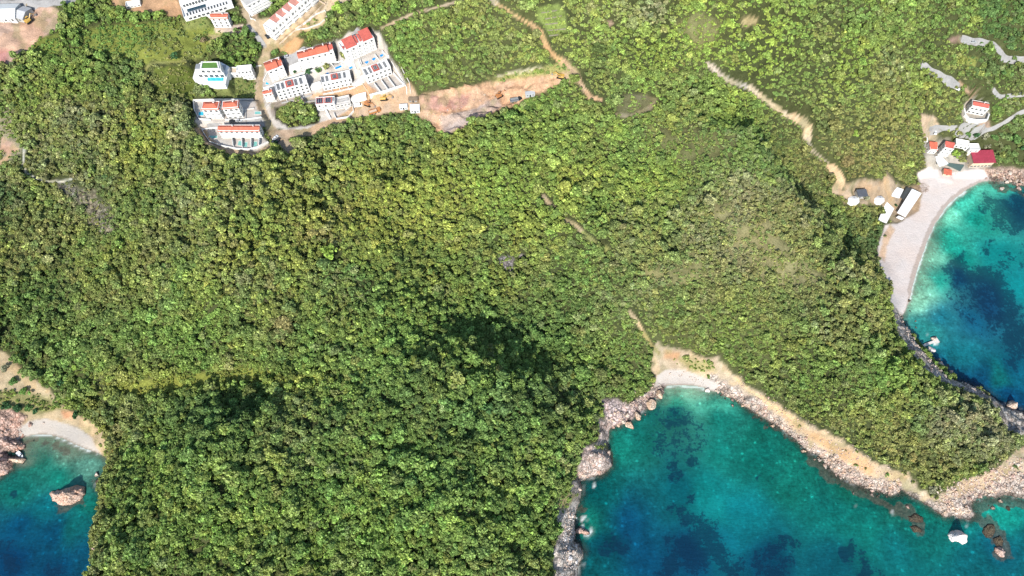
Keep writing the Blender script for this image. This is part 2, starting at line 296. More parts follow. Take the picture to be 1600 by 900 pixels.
AREAS = [ # polygon, class, sRGB colour, edge feather px, edge wobble px
 ([(-60,-20),(40,6),(60,9),(76,8),(93,18),(94,40),(80,52),(64,60),(46,74),(30,84),(12,103),(-60,125)], 'bare_earth', (212,180,158), 2, 4),
 ([(-60,80),(12,78),(10,104),(-60,120)], 'bare_earth', (205,150,140), 5, 5),
 ([(163,-20),(275,-20),(286,24),(266,27),(255,14),(225,20),(200,18),(180,10)], 'bare_earth', (208,168,130), 2, 3),
 ([(-40,180),(18,170),(26,215),(36,232),(28,245),(0,262),(-40,262)], 'scrub_clearing', (150,145,120), 5, 6),
 ([(2,215),(22,222),(28,235),(12,242),(0,236)], 'bare_earth', (195,165,145), 2, 3),
 ([(112,290),(140,300),(162,315),(176,335),(178,360),(160,365),(140,350),(125,325),(112,310)], 'scree', (150,146,126), 8, 14),
 ([(90,282),(115,290),(120,308),(95,300)], 'scree', (130,130,120), 5, 4),
 ([(62,60),(92,50),(92,85),(60,90),(45,82)], 'meadow', (128,140,68), 3, 4),
 ([(120,50),(235,35),(286,34),(332,42),(366,47),(345,60),(322,72),(318,92),(240,98),(180,92),(150,84)], 'meadow', (140,150,74), 5, 8),
 ([(348,118),(402,116),(402,152),(370,156),(330,145)], 'meadow', (132,140,84), 2, 3),
 ([(240,104),(302,104),(305,150),(243,148)], 'meadow', (104,116,54), 2, 3),
 ([(280,32),(330,22),(334,42),(284,48)], 'meadow', (140,150,90), 2, 2),
 ([(305,184),(375,180),(375,195),(310,206)], 'meadow', (150,152,98), 2, 3),
 ([(335,42),(380,38),(378,52),(336,52)], 'bare_earth', (226,206,186), 1.5, 1.5),
 ([(323,55),(345,52),(345,66),(328,68)], 'bare_earth', (190,175,130), 3, 3),
 ([(372,-20),(402,-20),(402,30),(385,22)], 'bare_earth', (212,184,154), 2, 2),
 ([(396,30),(420,30),(560,-30),(600,-30),(470,42),(430,72),(405,55)], 'bare_earth', (212,194,166), 2, 2),
 ([(446,60),(462,58),(474,62),(472,72),(458,86),(440,82),(432,76)], 'bare_earth', (208,168,122), 2, 3),
 ([(458,42),(500,20),(512,25),(505,42),(480,50),(462,48)], 'bare_earth', (206,188,150), 1.5, 2),
 ([(472,38),(497,33),(490,43),(468,46)], 'scrub_clearing', (150,140,105), 1, 1),
 ([(404,96),(430,92),(470,80),(535,60),(545,50),(592,50),(603,72),(608,90),(622,106),(634,130),(642,150),(600,168),(500,200),(470,206),(430,200),(404,170)], 'paving', (218,210,200), 2, 2),
 ([(420,160),(490,150),(496,166),(460,172),(440,182),(424,184)], 'bare_earth', (170,160,148), 3, 4),
 ([(478,150),(545,132),(572,128),(600,150),(575,160),(520,158)], 'bare_earth', (216,176,140), 2, 3),
 ([(545,150),(600,148),(640,130),(652,150),(655,170),(600,178),(560,182),(520,194),(515,190),(545,170)], 'bare_earth', (214,184,152), 2, 3),
 ([(303,157),(402,157),(412,215),(420,226),(400,236),(350,232),(320,212),(306,190)], 'paving', (222,214,204), 2, 2),
 ([(300,200),(320,200),(330,218),(352,232),(400,238),(428,222),(432,232),(400,244),(350,240),(318,222)], 'bare_earth', (205,180,150), 2, 3),
 ([(428,168),(470,160),(495,165),(500,192),(478,200),(450,198),(430,186)], 'forest_floor', (60,62,38), 2, 3),
 ([(652,150),(690,141),(730,136),(768,127),(800,121),(850,113),(888,108),(893,126),(868,136),(845,146),(825,152),(800,166),(775,178),(745,190),(722,203),(700,209),(684,205),(672,192),(655,182),(642,168)], 'bare_earth', (222,186,154), 2, 4),
 ([(690,188),(720,178),(760,160),(780,155),(786,170),(760,182),(735,195),(705,207),(690,206)], 'bare_earth', (202,186,176), 3, 4),
 ([(655,155),(700,152),(735,148),(730,162),(700,175),(670,172)], 'bare_earth', (200,158,142), 3, 6),
 ([(760,122),(830,112),(865,100),(885,100),(888,112),(830,120),(780,128)], 'scrub_clearing', (168,166,105), 3, 4),
 ([(772,118),(800,112),(845,104),(848,107),(800,116),(775,121)], 'bare_earth', (212,205,170), 1, 1.5),
 ([(878,88),(900,108),(908,130),(892,128),(884,112),(870,98)], 'scrub_clearing', (176,165,120), 4, 4),
 ([(838,12),(872,6),(884,20),(886,48),(862,58),(852,44),(838,30)], 'meadow', (132,148,82), 2, 3),
 ([(1155,32),(1165,26),(1178,26),(1188,32),(1180,40),(1164,40)], 'bare_earth', (186,172,128), 2, 2),
 ([(948,34),(956,32),(960,38),(952,42)], 'bare_earth', (190,165,140), 1.5, 1.5),
 ([(968,150),(1005,146),(1026,154),(1018,176),(975,188),(962,184)], 'scrub_clearing', (112,112,80), 4, 4),
 ([(776,402),(792,398),(802,404),(800,416),(804,426),(794,422),(782,412)], 'scree', (150,145,145), 2, 3),
 ([(805,392),(815,396),(826,402),(812,402)], 'scree', (150,145,145), 1, 2),
 ([(1090,20),(1130,40),(1100,80),(1070,60),(1050,40)], 'scrub_clearing', (130,130,88), 8, 10),
 ([(1110,318),(1180,330),(1230,372),(1280,420),(1290,470),(1240,450),(1180,440),(1140,400),(1120,350)], 'scrub_clearing', (150,146,104), 10, 20),
 ([(1000,420),(1080,400),(1120,430),(1080,450),(1020,440)], 'scrub_clearing', (140,138,94), 8, 16),
 ([(1000,200),(1080,190),(1160,215),(1120,260),(1040,250)], 'scrub_clearing', (120,122,80), 10, 18),
 ([(1480,60),(1502,55),(1504,66),(1485,66)], 'bare_earth', (160,135,120), 2, 2),
 ([(1505,88),(1528,90),(1522,104),(1504,100)], 'meadow', (145,150,80), 2, 2),
 ([(1502,168),(1512,158),(1540,164),(1546,178),(1542,192),(1520,193),(1503,184)], 'paving', (205,196,182), 2, 2),
 ([(1530,190),(1546,188),(1548,204),(1528,206)], 'bare_earth', (200,172,150), 2, 2),
 ([(1440,178),(1462,182),(1466,196),(1462,222),(1444,222),(1440,200)], 'bare_earth', (212,192,168), 2, 2),
 ([(1442,222),(1484,218),(1487,238),(1508,252),(1548,256),(1548,266),(1500,275),(1450,270)], 'paving', (192,184,172), 3, 3),
 ([(1320,288),(1350,280),(1378,282),(1385,270),(1398,285),(1410,290),(1445,290),(1440,335),(1400,350),(1380,335),(1370,320),(1340,318),(1318,318)], 'bare_earth', (190,170,144), 4, 4),
 ([(176,604),(250,592),(330,582),(420,574),(440,584),(400,600),(330,606),(260,616),(200,626)], 'scrub_clearing', (150,156,74), 6, 8),
 ([(690,186),(712,178),(740,170),(738,178),(708,192),(694,196)], 'bare_earth', (205,190,180), 2, 2),
 # left cove
 ([(-40,540),(6,548),(24,566),(40,584),(60,598),(80,612),(92,632),(120,648),(150,662),(166,682),(166,712),(120,700),(60,690),(-40,800)], 'bare_earth', (206,186,150), 3, 5),
 ([(-40,610),(40,612),(80,622),(100,640),(60,648),(-40,640)], 'scrub_clearing', (150,148,100), 4, 5),
 ([(-60,645),(20,640),(42,650),(34,668),(24,690),(38,700),(20,745),(-60,820)], 'rocky_shore', (206,178,164), 3, 4),
 ([(25,690),(28,672),(44,658),(70,654),(98,660),(120,668),(140,680),(150,697),(160,712),(120,712),(80,695),(40,700)], 'beach', (206,198,188), 2, 2),
 ([(96,640),(118,645),(112,655),(98,654)], 'bare_earth', (212,165,130), 3, 3),
 # middle cove
 ([(1018,548),(1030,540),(1048,538),(1075,552),(1105,560),(1120,556),(1150,588),(1172,606),(1205,626),(1240,650),(1280,672),(1312,685),(1335,705),(1368,722),(1392,730),(1420,738),(1436,760),(1460,776),(1482,768),(1520,746),(1560,728),(1585,705),(1620,690),(1700,690),(1720,800),(1600,800),(1470,830),(1200,720),(1036,625),(1022,600)], 'bare_earth', (206,188,160), 3, 9),
 ([(1040,545),(1062,552),(1060,562),(1035,560)], 'bare_earth', (212,170,130), 4, 4),
 ([(1060,560),(1110,565),(1120,580),(1080,580)], 'scrub_clearing', (176,168,118), 4, 4),
 ([(1112,586),(1150,606),(1200,636),(1262,690),(1312,712),(1360,745),(1395,752),(1412,762),(1470,790),(1520,768),(1560,752),(1620,730),(1700,720),(1720,820),(1470,830),(1200,720),(1100,615)], 'rocky_shore', (212,198,186), 4, 11),
 ([(1225,650),(1300,690),(1345,715),(1372,735),(1360,745),(1310,715),(1240,668)], 'bare_earth', (210,178,140), 5, 8),
 ([(1380,738),(1400,732),(1420,745),(1410,756),(1388,752)], 'bare_earth', (208,184,142), 4, 6),
 ([(1022,608),(1026,588),(1040,578),(1068,578),(1095,588),(1122,600),(1118,616),(1080,612),(1040,612)], 'beach', (212,204,196), 2, 2),
 ([(940,625),(960,622),(980,632),(1000,622),(1022,606),(1036,602),(1045,620),(1030,640),(1000,668),(950,675),(946,650)], 'rocky_shore', (228,208,202), 3, 3),
 ([(936,655),(956,660),(964,690),(968,740),(900,765),(905,735),(912,700),(935,690)], 'rocky_shore', (220,202,192), 3, 3),
 ([(925,694),(950,694),(952,704),(930,702)], 'scrub_clearing', (160,155,110), 2, 2),
 ([(896,752),(915,748),(916,775),(905,800),(906,850),(915,860),(914,900),(905,1200),(858,1200),(868,900),(866,862),(876,830),(868,802),(888,785)], 'rocky_shore', (228,216,204), 2.5, 4),
 ([(870,780),(895,768),(900,775),(890,790),(878,800),(866,790)], 'scrub_clearing', (165,152,110), 3, 3),
 ([(146,736),(158,738),(156,775),(146,772)], 'rocky_shore', (120,105,90), 2, 3),
 # right bay
 ([(1432,270),(1452,262),(1475,268),(1500,268),(1528,262),(1550,272),(1560,290),(1600,300),(1600,400),(1440,500),(1412,495),(1404,488),(1390,470),(1396,448),(1382,432),(1373,412),(1372,385),(1382,352),(1405,348),(1436,330),(1441,300)], 'beach', (238,227,221), 1.5, 2),
 ([(1374,400),(1380,365),(1392,350),(1398,360),(1386,385),(1382,410)], 'bare_earth', (225,200,175), 3, 3),
 ([(1540,264),(1570,262),(1600,264),(1700,280),(1720,345),(1600,300),(1550,290)], 'rocky_shore', (216,190,174), 3, 4),
 ([(1388,470),(1402,484),(1414,494),(1425,530),(1450,558),(1480,592),(1520,605),(1560,626),(1590,640),(1700,665),(1700,690),(1600,680),(1572,655),(1545,625),(1500,606),(1470,598),(1440,572),(1410,535),(1395,500)], 'rocky_shore', (210,200,190), 2.5, 4),
 ([(1545,612),(1575,630),(1600,650),(1600,690),(1570,668),(1556,640)], 'rocky_shore', (208,202,192), 4, 5),
]
DEFAULT_COL = lin((60, 66, 40))
CLS = ['forest_floor', 'dirt_track', 'bare_earth', 'scrub_clearing', 'scree', 'meadow', 'paving', 'rocky_shore', 'beach']
GCOL = 0.64     # photograph brightness of a sunlit level surface -> base colour
def paint(u, v, x, y):
    """returns base colour, class id, rockiness for land points"""
    n = u.size
    w1 = fbm(x, y, 7, 3, 11); w2 = fbm(x, y, 2.4, 2, 12)
    wob = w1 * 0.7 + w2 * 0.5
    C = np.tile(np.array(DEFAULT_COL), (n, 1)); k = np.zeros(n, np.int8); rk = np.zeros(n)
    scrubby = sstep(-0.2, 0.3, fbm(x, y, 60, 2, 13))[:, None] * 0.5
    C = C * (1 - scrubby) + np.array(lin((80, 84, 52))) * scrubby
    def put(sd_, f, wb, c, cls):
        m = sstep(-f, f, sd_ + wob * wb)
        cc = np.array(lin(c)) * GCOL
        idx = m > 0.002
        mm = m[idx][:, None]
        C[idx] = C[idx] * (1 - mm) + cc * mm
        k[m > 0.5] = CLS.index(cls)
        tgt = 1.0 if cls in ('rocky_shore', 'scree') else 0.0
        rk[idx] = rk[idx] * (1 - m[idx]) + tgt * m[idx]
    for poly, cls, c, f, wb in AREAS:
        us = [p[0] for p in poly]; vs_ = [p[1] for p in poly]; g = f + wb + 2
        bb = (u > min(us) - g) & (u < max(us) + g) & (v > min(vs_) - g) & (v < max(vs_) + g)
        if bb.any():
            s = np.full(n, -99.0); s[bb] = sdist(u[bb], v[bb], poly); put(s, f, wb, c, cls)
    for pts, wd, cls, c in ROADS + [(a, b, 'dirt_track', (160,155,148)) for a, b, _ in ASPHALT]:
        us = [p[0] for p in pts]; vs_ = [p[1] for p in pts]; g = wd + 4
        bb = (u > min(us) - g) & (u < max(us) + g) & (v > min(vs_) - g) & (v < max(vs_) + g)
        if bb.any():
            s = np.full(n, -99.0); s[bb] = wd / 2 - seg_dist(u[bb], v[bb], pts)
            put(s, 0.9, min(1.5, wd * 0.2), c, cls)
    # stains, dust and growth of their own shape on open ground
    st_ = fbm(x, y, 11, 4, 15)[:, None]; s2 = fbm(x, y, 3.2, 3, 16)[:, None]
    op = ((k == 2) | (k == 1))[:, None]
    C = np.where(op, C * (1 + .22 * st_ + .18 * s2) * np.where(st_ > 0, [1.0, .94, .88], [1.0, 1.0, 1.02]), C)
    gr = sstep(.12, .4, fbm(x, y, 6, 4, 17))[:, None] * op * .45
    C = C * (1 - gr) + np.array(lin((118, 118, 80))) * gr
    rkk = (k == 7)[:, None]; C = np.where(rkk, C * (1 + .35 * s2 + .25 * st_), C)
    return C, k, rk

# ------------------------------------------------------------------ where the buildings stand (needed before the land is meshed)
class Site:
    """front-left / front-right foot of a facade as seen in the photograph, rows up to the eaves and roof depth (pixels) -> metres"""
    def __init__(s, f0, f1, dt, db, z=None, grow=(1.2, 2.5), pad=True):
        mu, mv = (f0[0] + f1[0]) / 2, (f0[1] + f1[1]) / 2
        if z is None: z = float(hit(mu, mv)[2][0])
        s.z = z
        a = [float(q) for q in unproj(f0[0], f0[1], z)]; b = [float(q) for q in unproj(f1[0], f1[1], z)]
        s.a = a; s.ang = math.atan2(b[1] - a[1], b[0] - a[0]); s.W = math.hypot(b[0] - a[0], b[1] - a[1])
        s.ex = (math.cos(s.ang), math.sin(s.ang)); s.ey = (-math.sin(s.ang), math.cos(s.ang))
        mx_, my_ = (a[0] + b[0]) / 2, (a[1] + b[1]) / 2
        v0 = proj(mx_, my_, z)[1]; h = 1.0
        while proj(mx_, my_, z + h)[1] > v0 - dt and h < 30: h += .05
        s.h = h; v1 = proj(mx_, my_, z + h)[1]; d = 1.0
        while proj(mx_ + s.ey[0] * d, my_ + s.ey[1] * d, z + h)[1] > v1 - db and d < 60: d += .1
        s.D = d
        if pad:
            g, gf = grow; s.poly = [s.w(-g, -gf), s.w(s.W + g, -gf), s.w(s.W + g, s.D + g), s.w(-g, s.D + g)]
            PADS.append((s.poly, z - .02, 3.2 if f0[0] > 1200 else 2.2)); NOTREE.append(s.poly)
    def w(s, x, y): return (s.a[0] + s.ex[0] * x + s.ey[0] * y, s.a[1] + s.ex[1] * x + s.ey[1] * y)
NOTREE = []
def ground_pad(pts, z=None, f=1.8, veg=True, dz=0):
    if z is None:
        c = np.mean(np.array(pts), 0); z = float(hit(c[0], c[1])[2][0]) + dz
    P = [tuple(float(q) for q in unproj(p[0], p[1], z)) for p in pts]
    PADS.append((P, z, f))
    if veg: NOTREE.append(P)
    return z
S = {}
# terraces of ground first, uphill to downhill
ZH = ground_pad([(268,-30),(372,-30),(368,14),(290,36)], f=3)
ZL12 = ground_pad([(316,203),(321,212),(329,222),(347,228),(371,232),(390,233),(403,229),(418,221),(412,205),(412,197),(330,197)], f=3.5, dz=.8)
ZL11 = ground_pad([(304,160),(398,158),(410,184),(360,188),(312,187),(304,175)], f=3.5, dz=1.0)
ZV = ground_pad([(300,124),(305,98),(345,94),(359,103),(356,138),(324,137)])
ZP3 = ground_pad([(566,92),(598,76),(606,90),(580,110),(560,108)])
ZC6 = ground_pad([(574,128),(615,114),(634,134),(582,150)])
ZC2 = ground_pad([(520,100),(560,92),(562,108),(530,114)])
ZVR = ground_pad([(1504,168),(1536,172),(1543,180),(1541,189),(1521,190),(1507,186)], f=5)
SITES = dict(
 H1=((426,129),(450,120),16,14), H2=((473,111),(527,98),17,13), H3=((543,98),(589,77),17,13), H4=((438,157),(486,144),14,12), H5=((507,142),(552,133),12,11),
 H6=((575,131),(613,116),12,11), H7=((497,173),(526,171),9,11), H7b=((527,172),(550,167),6,12), H8=((417,160),(431,157),11,7), H10=((377,126),(400,124),14,8), H10b=((357,121),(377,121),6,9),
 H11a=((325,186),(350,186),15,12), H11b=((357,186),(381,184),16,11), H12=((348,216),(411,216),11,9), H14=((336,43),(362,43),14,8),
 H15=((393,26),(427,8),16,14), H17=((-34,36),(27,34),5,23), H17b=((28,33),(40,36),6,17), H18=((199,14),(221,10),3,7),
 H19=((1509,176),(1535,181),10,9), H20=((1448,239),(1460,240),5,11), H21=((1464,243),(1478,246),12,9), H22=((1489,230),(1510,234),4,9), H22b=((1511,238),(1527,238),4,9), H23=((1513,262),(1546,261),8,17),
 H24=((1472,274),(1483,276),3,7), HUT=((1338,311),(1352,310),4,10))
for k_, a_ in SITES.items():
    zz = {'H12': ZL12, 'H11a': ZL11, 'H11b': ZL11}.get(k_)
    S[k_] = Site(*a_, z=zz)
A16, B16 = (431, 63), (499, 2)
ROW = []
for i in range(7):
    t0, t1 = i / 7, (i + 1) / 7 - .006
    ROW.append(Site((A16[0] + (B16[0] - A16[0]) * t0, A16[1] + (B16[1] - A16[1]) * t0), (A16[0] + (B16[0] - A16[0]) * t1, A16[1] + (B16[1] - A16[1]) * t1), 15, 8, grow=(.4, 5)))
for s_ in list(S.items()): print(s_[0], 'W %.1f D %.1f h %.1f z %.1f' % (s_[1].W, s_[1].D, s_[1].h, s_[1].z))

# ------------------------------------------------------------------ terrain mesh
def axis(a, b, step, lo, hi):
    c = list(np.arange(a, b + 0.01, step)); g = step; x = b
    while x < hi: g *= 1.16; x += g; c.append(x)
    g = step; x = a; l = []
    while x > lo: g *= 1.16; x -= g; l.append(x)
    return np.array(l[::-1] + c)
GX = axis(-455, 455, 1.0, -3800, 3800); GY = axis(-12, 470, 1.0, -1500, 4800)
XX, YY = np.meshgrid(GX, GY)
HH, DD = height(XX, YY)
UU, VV, _ = proj(XX, YY, HH)
far = (np.abs(XX) > 700) | (YY > 700) | (YY < -200)
UU = np.where(far, -5000.0, UU)
C, K, RK = paint(UU.ravel(), VV.ravel(), XX.ravel(), YY.ravel())
C = C.reshape(XX.shape + (3,)); K = K.reshape(XX.shape); RK = RK.reshape(XX.shape)
# sea bed: pale pebbles by the beaches, brown rock elsewhere
under = HH < 0.1
sbn = fbm(XX, YY, 5, 3, 21)[..., None]
bed = np.array(lin((150, 150, 130))) * 0.8 * (1 + 0.3 * sbn)
nb = np.clip((np.clip(np.minimum(np.minimum(np.hypot(UU - 1500, VV - 400) - 130, np.hypot(UU - 1075, VV - 600) - 40), np.hypot(UU - 85, VV - 690) - 50), 0, 40) / 40), 0, 1)[..., None]
bed = bed * (1 - nb) + np.array(lin((92, 84, 66))) * (1 + 0.5 * sbn) * nb
wet = sstep(0.15, -0.35, HH)[..., None]
C = C * (1 - wet) + bed * wet
# dark wet foot of the rocks
wetrock = (sstep(1.3, 0.25, HH) * RK)[..., None] * 0.55
C = C * (1 - wetrock) + np.array([0.055, 0.045, 0.035]) * wetrock
# stepped, broken rock surface along the shore
wetsand = ((K == 8) & (HH < .24))[..., None]
C = np.where(wetsand, C * [.72, .68, .64], C)
rid = np.abs(fbm(XX, YY, 7, 4, 31)) ; rid2 = vnoise(XX / 2.1, YY / 2.1)
HH = HH + np.where(HH > -1.5, RK * ((rid - 0.2) * 3.2 + (rid2 - 0.4) * 1.5), 0) * sstep(-0.6, 1.5, HH)
be = (K == 2) | (K == 4)
ew = be * sstep(0, 12, np.minimum(np.minimum(UU - 652, 885 - UU), np.minimum(VV - 108, 215 - VV)))
HH = HH + np.where(be, fbm(XX, YY, 9, 3, 33) * 0.5, 0) + ew * (np.round((fbm(XX * .5, YY * 1.6, 12, 3, 34)) * 5) / 5 * 5.0 + fbm(XX, YY, 4, 3, 35) * 1.5)

RK = np.maximum(RK, .28 * ew)
ny, nx = XX.shape
verts = np.stack([XX, YY, HH], -1).reshape(-1, 3)
ii = (np.arange(ny - 1)[:, None] * nx + np.arange(nx - 1)[None]).ravel()
quads = np.stack([ii, ii + 1, ii + nx + 1, ii + nx], -1)
Kf = K.ravel()[ii]; Hf = HH.ravel()[ii]
def mk_mesh(name, v, q, attrs=None, smooth=True, mat=None, n=4):
    me = bpy.data.meshes.new(name)
    me.vertices.add(len(v)); me.vertices.foreach_set('co', np.ascontiguousarray(v, np.float32).ravel())
    me.loops.add(len(q) * n); me.loops.foreach_set('vertex_index', np.ascontiguousarray(q, np.int32).ravel())
    me.polygons.add(len(q)); me.polygons.foreach_set('loop_start', np.arange(0, len(q) * n, n, dtype=np.int32))
    me.polygons.foreach_set('use_smooth', np.full(len(q), smooth))
    for k, a in (attrs or {}).items():
        if a.ndim == 2:
            t = me.attributes.new(k, 'FLOAT_COLOR', 'POINT'); b = np.ones((len(v), 4), np.float32); b[:, :3] = a; t.data.foreach_set('color', b.ravel())
        else:
            t = me.attributes.new(k, 'FLOAT', 'POINT'); t.data.foreach_set('value', np.ascontiguousarray(a, np.float32))
    me.update(calc_edges=True)
    if mat: me.materials.append(mat)
    return me
def link(name, me, parent=None):
    o = bpy.data.objects.new(name, me); col.objects.link(o)
    if parent: o.parent = parent
    return o
t = NT('land')
c0 = t.attr('Col'); rk = t.attr('rk', out=2)
fine = t.noise(1.6, 5, 0.65); mid = t.noise(0.22, 4); big = t.noise(0.05, 2)
f1 = t.rmap(fine, 0.3, 0.7, 0.6, 1.38); f2 = t.rmap(mid, 0.3, 0.7, 0.72, 1.25)
nza = t.attr('nz', out=2)
fm = t.new('ShaderNodeMix'); fm.data_type = 'FLOAT'; t.l.new(nza, fm.inputs[0]); fm.inputs[2].default_value = 1.0; t.l.new(t.math('MULTIPLY', f1, f2), fm.inputs[3])
cc = t.scale(c0, fm.outputs[0])
cc = t.mix(t.rmap(big, 0.45, 0.65, 0, 0.22), cc, t.mix(1.0, cc, (1.15, 0.93, 0.78), 'MULTIPLY'))
# rock: fractured blocks, pale faces and dark joints
wv = t.new('ShaderNodeVectorMath', operation='ADD'); nz = t.new('ShaderNodeTexNoise'); nz.inputs['Scale'].default_value = 0.5
t.l.new(t.geo.outputs['Position'], nz.inputs['Vector']); t.l.new(t.geo.outputs['Position'], wv.inputs[0]); t.l.new(nz.outputs[1], wv.inputs[1])
v1 = t.voro(0.42, 'DISTANCE_TO_EDGE', 0, wv.outputs[0]); v3 = t.voro(0.17, 'DISTANCE_TO_EDGE', 0, wv.outputs[0]); v2 = t.voro(0.42, 'F1', 1, wv.outputs[0])
crack = t.math('MULTIPLY', t.rmap(v1, 0.0, 0.1, 0.35, 1.0), t.rmap(v3, 0.0, 0.05, 0.45, 1.0))
sep = t.new('ShaderNodeSeparateColor'); t.l.new(v2, sep.inputs[0])
blk = t.rmap(sep.outputs[0], 0, 1, 0.66, 1.3)
rc = t.scale(cc, t.math('MULTIPLY', crack, blk))
rc = t.mix(t.rmap(t.noise(0.3, 4), 0.5, 0.62, 0, 0.5), rc, t.mix(1.0, rc, (1.05, 0.82, 0.72), 'MULTIPLY'))
t.color(t.mix(rk, cc, rc))
hgt = t.math('ADD', t.math('MULTIPLY', t.noise(0.9, 5, 0.7), 1.0), t.math('MULTIPLY', t.math('MULTIPLY', crack, rk), 0.8))
t.bump(hgt, 0.6, 0.7)
t.p.inputs['Roughness'].default_value = 0.95; t.p.inputs['Specular IOR Level'].default_value = 0.1
M_LAND = t.m
NZ = np.where(K == 8, .16, np.where(K == 6, .45, np.where((K == 2) | (K == 1), .6, 1.0)))
ga = {'Col': C.reshape(-1, 3), 'rk': RK.ravel(), 'nz': NZ.ravel()}
seabed_f = Hf < -0.4
for ci, cname in enumerate(CLS + ['sea_bed']):
    sel = seabed_f if cname == 'sea_bed' else ((Kf == ci) & ~seabed_f)
    if not sel.any(): continue
    q = quads[sel]; used, inv = np.unique(q, return_inverse=True)
    me = mk_mesh(cname, verts[used], inv.reshape(-1, 4), {k: a[used] for k, a in ga.items()}, True, M_LAND)
    nm = {'forest_floor': 'ground', 'paving': 'pavement'}.get(cname, cname)
    o = link(nm, me); o['kind'] = 'structure'
print('terrain', time.time() - T0)
def ground_z(x, y):
    """surface height on the mesh grid (bilinear)"""
    x = np.atleast_1d(np.asarray(x, float)); y = np.atleast_1d(np.asarray(y, float))
    i = np.clip(np.searchsorted(GX, x) - 1, 0, nx - 2); j = np.clip(np.searchsorted(GY, y) - 1, 0, ny - 2)
    fx = (x - GX[i]) / (GX[i + 1] - GX[i]); fy = (y - GY[j]) / (GY[j + 1] - GY[j])
    return (HH[j, i] * (1 - fx) + HH[j, i + 1] * fx) * (1 - fy) + (HH[j + 1, i] * (1 - fx) + HH[j + 1, i + 1] * fx) * fy
def _gh(x, y): return ground_z(x, y), None
_hit0 = hit
def hit(u, v): return _hit0(u, v, _gh)
def gz(x, y): return float(ground_z(x, y)[0])
def at(u, v):
    x, y, z = hit(u, v); return float(x[0]), float(y[0]), gz(x[0], y[0])

# ------------------------------------------------------------------ grey surfaced roads as thin sheets over the land
M_ASPH = flat('worn_asphalt', lin((150, 148, 146)), 0.95, 0.3, 0.8)
def ribbon(name, pts, wpx, mat, lift=0.14):
    P = []
    for (a, b) in zip(pts[:-1], pts[1:]):
        n = max(2, int(math.hypot(b[0] - a[0], b[1] - a[1]) / 3.0))
        for k in range(n): P.append((a[0] + (b[0] - a[0]) * k / n, a[1] + (b[1] - a[1]) * k / n))
    P.append(pts[-1])
    P = np.array(P)
    for _ in range(3): P[1:-1] = (P[:-2] + 2 * P[1:-1] + P[2:]) / 4
    x, y, z = hit(P[:, 0], P[:, 1])
    tx = np.gradient(x); ty = np.gradient(y); L = np.hypot(tx, ty) + 1e-6; nxv = -ty / L; nyv = tx / L
    _, _, d = proj(x, y, z); w = wpx * d / FPX
    m = 7; V = []
    for k in range(m):
        s = (k / (m - 1) - 0.5)
        wob = 1 + 0.12 * np.sin(np.arange(len(x)) * 0.9 + k)
        px = x + nxv * w * s * wob; py = y + nyv * w * s * wob
        V.append(np.stack([px, py, ground_z(px, py) + lift], -1))
    V = np.stack(V, 1).reshape(-1, 3); n = len(x)
    q = np.array([[i * m + j, i * m + j + 1, (i + 1) * m + j + 1, (i + 1) * m + j] for i in range(n - 1) for j in range(m - 1)])
    o = link(name, mk_mesh(name, V, q[:, ::-1], None, True, mat)); o['kind'] = 'structure'; return o
for pts, wd, nm in ASPHALT: ribbon(nm, pts, wd, M_ASPH)

# ------------------------------------------------------------------ sea
WP = [ # u, v, sRGB
 (1080,612,(130,205,190)),(1050,612,(120,195,180)),(1060,628,(45,160,145)),(1110,625,(70,170,160)),(1000,680,(15,110,110)),(1060,650,(10,95,105)),(960,690,(20,130,125)),(1020,650,(20,110,110)),(1130,660,(20,120,118)),(1130,700,(20,130,130)),
 (1180,720,(10,112,110)),(1180,680,(15,105,100)),(1240,760,(15,115,112)),(1130,790,(15,135,148)),(1110,770,(10,125,135)),(930,760,(0,88,98)),(940,850,(0,75,100)),(980,830,(5,78,122)),(1010,880,(5,75,118)),(1080,860,(5,72,118)),(1060,760,(5,92,112)),
 (1130,850,(10,112,140)),(1160,800,(10,120,140)),(1300,800,(12,115,118)),(1350,820,(12,115,115)),(1400,860,(12,112,125)),(1450,830,(12,105,108)),(1560,800,(20,150,145)),(1540,785,(30,160,155)),(1560,860,(10,92,120)),(1600,840,(10,100,120)),(1530,880,(10,100,118)),
 (1200,880,(5,72,108)),(1300,890,(8,88,112)),(1390,790,(18,98,92)),(1450,800,(16,120,112)),(1330,770,(16,105,95)),(1250,720,(16,105,98)),(920,900,(5,90,105)),(910,820,(15,115,110)),(1150,960,(5,70,110)),(1500,960,(5,85,115)),
 (1430,470,(150,215,200)),(1445,400,(135,215,200)),(1440,440,(130,210,195)),(1475,340,(120,210,195)),(1500,320,(70,190,180)),(1530,295,(90,195,185)),(1570,295,(60,170,160)),(1462,440,(40,170,165)),(1520,345,(20,150,145)),(1500,400,(12,142,142)),(1560,400,(12,140,152)),
 (1590,450,(12,140,158)),(1480,380,(30,165,155)),(1490,440,(15,85,132)),(1540,470,(20,78,128)),(1520,500,(20,100,145)),(1450,520,(45,140,150)),(1500,550,(20,115,140)),(1560,590,(15,115,125)),(1480,580,(12,80,125)),(1570,618,(5,75,125)),(1595,632,(5,75,125)),(1530,590,(8,78,125)),
 (1590,320,(20,100,135)),(1590,580,(10,95,130)),(1650,450,(10,110,145)),(1650,600,(5,70,120)),(1470,500,(30,120,150)),
 (60,688,(100,155,142)),(105,698,(110,152,142)),(145,715,(90,140,135)),(60,715,(22,125,115)),(30,760,(12,110,110)),(90,740,(18,128,122)),(60,800,(5,100,120)),(30,830,(0,75,118)),(80,840,(0,78,120)),(120,820,(8,100,110)),(20,880,(0,60,108)),
 (90,890,(0,68,112)),(135,870,(5,78,115)),(140,790,(12,112,108)),(20,712,(10,70,70)),(70,960,(0,60,105)),(-60,850,(0,62,108))]
SW = np.array([lin(p[2]) for p in WP])
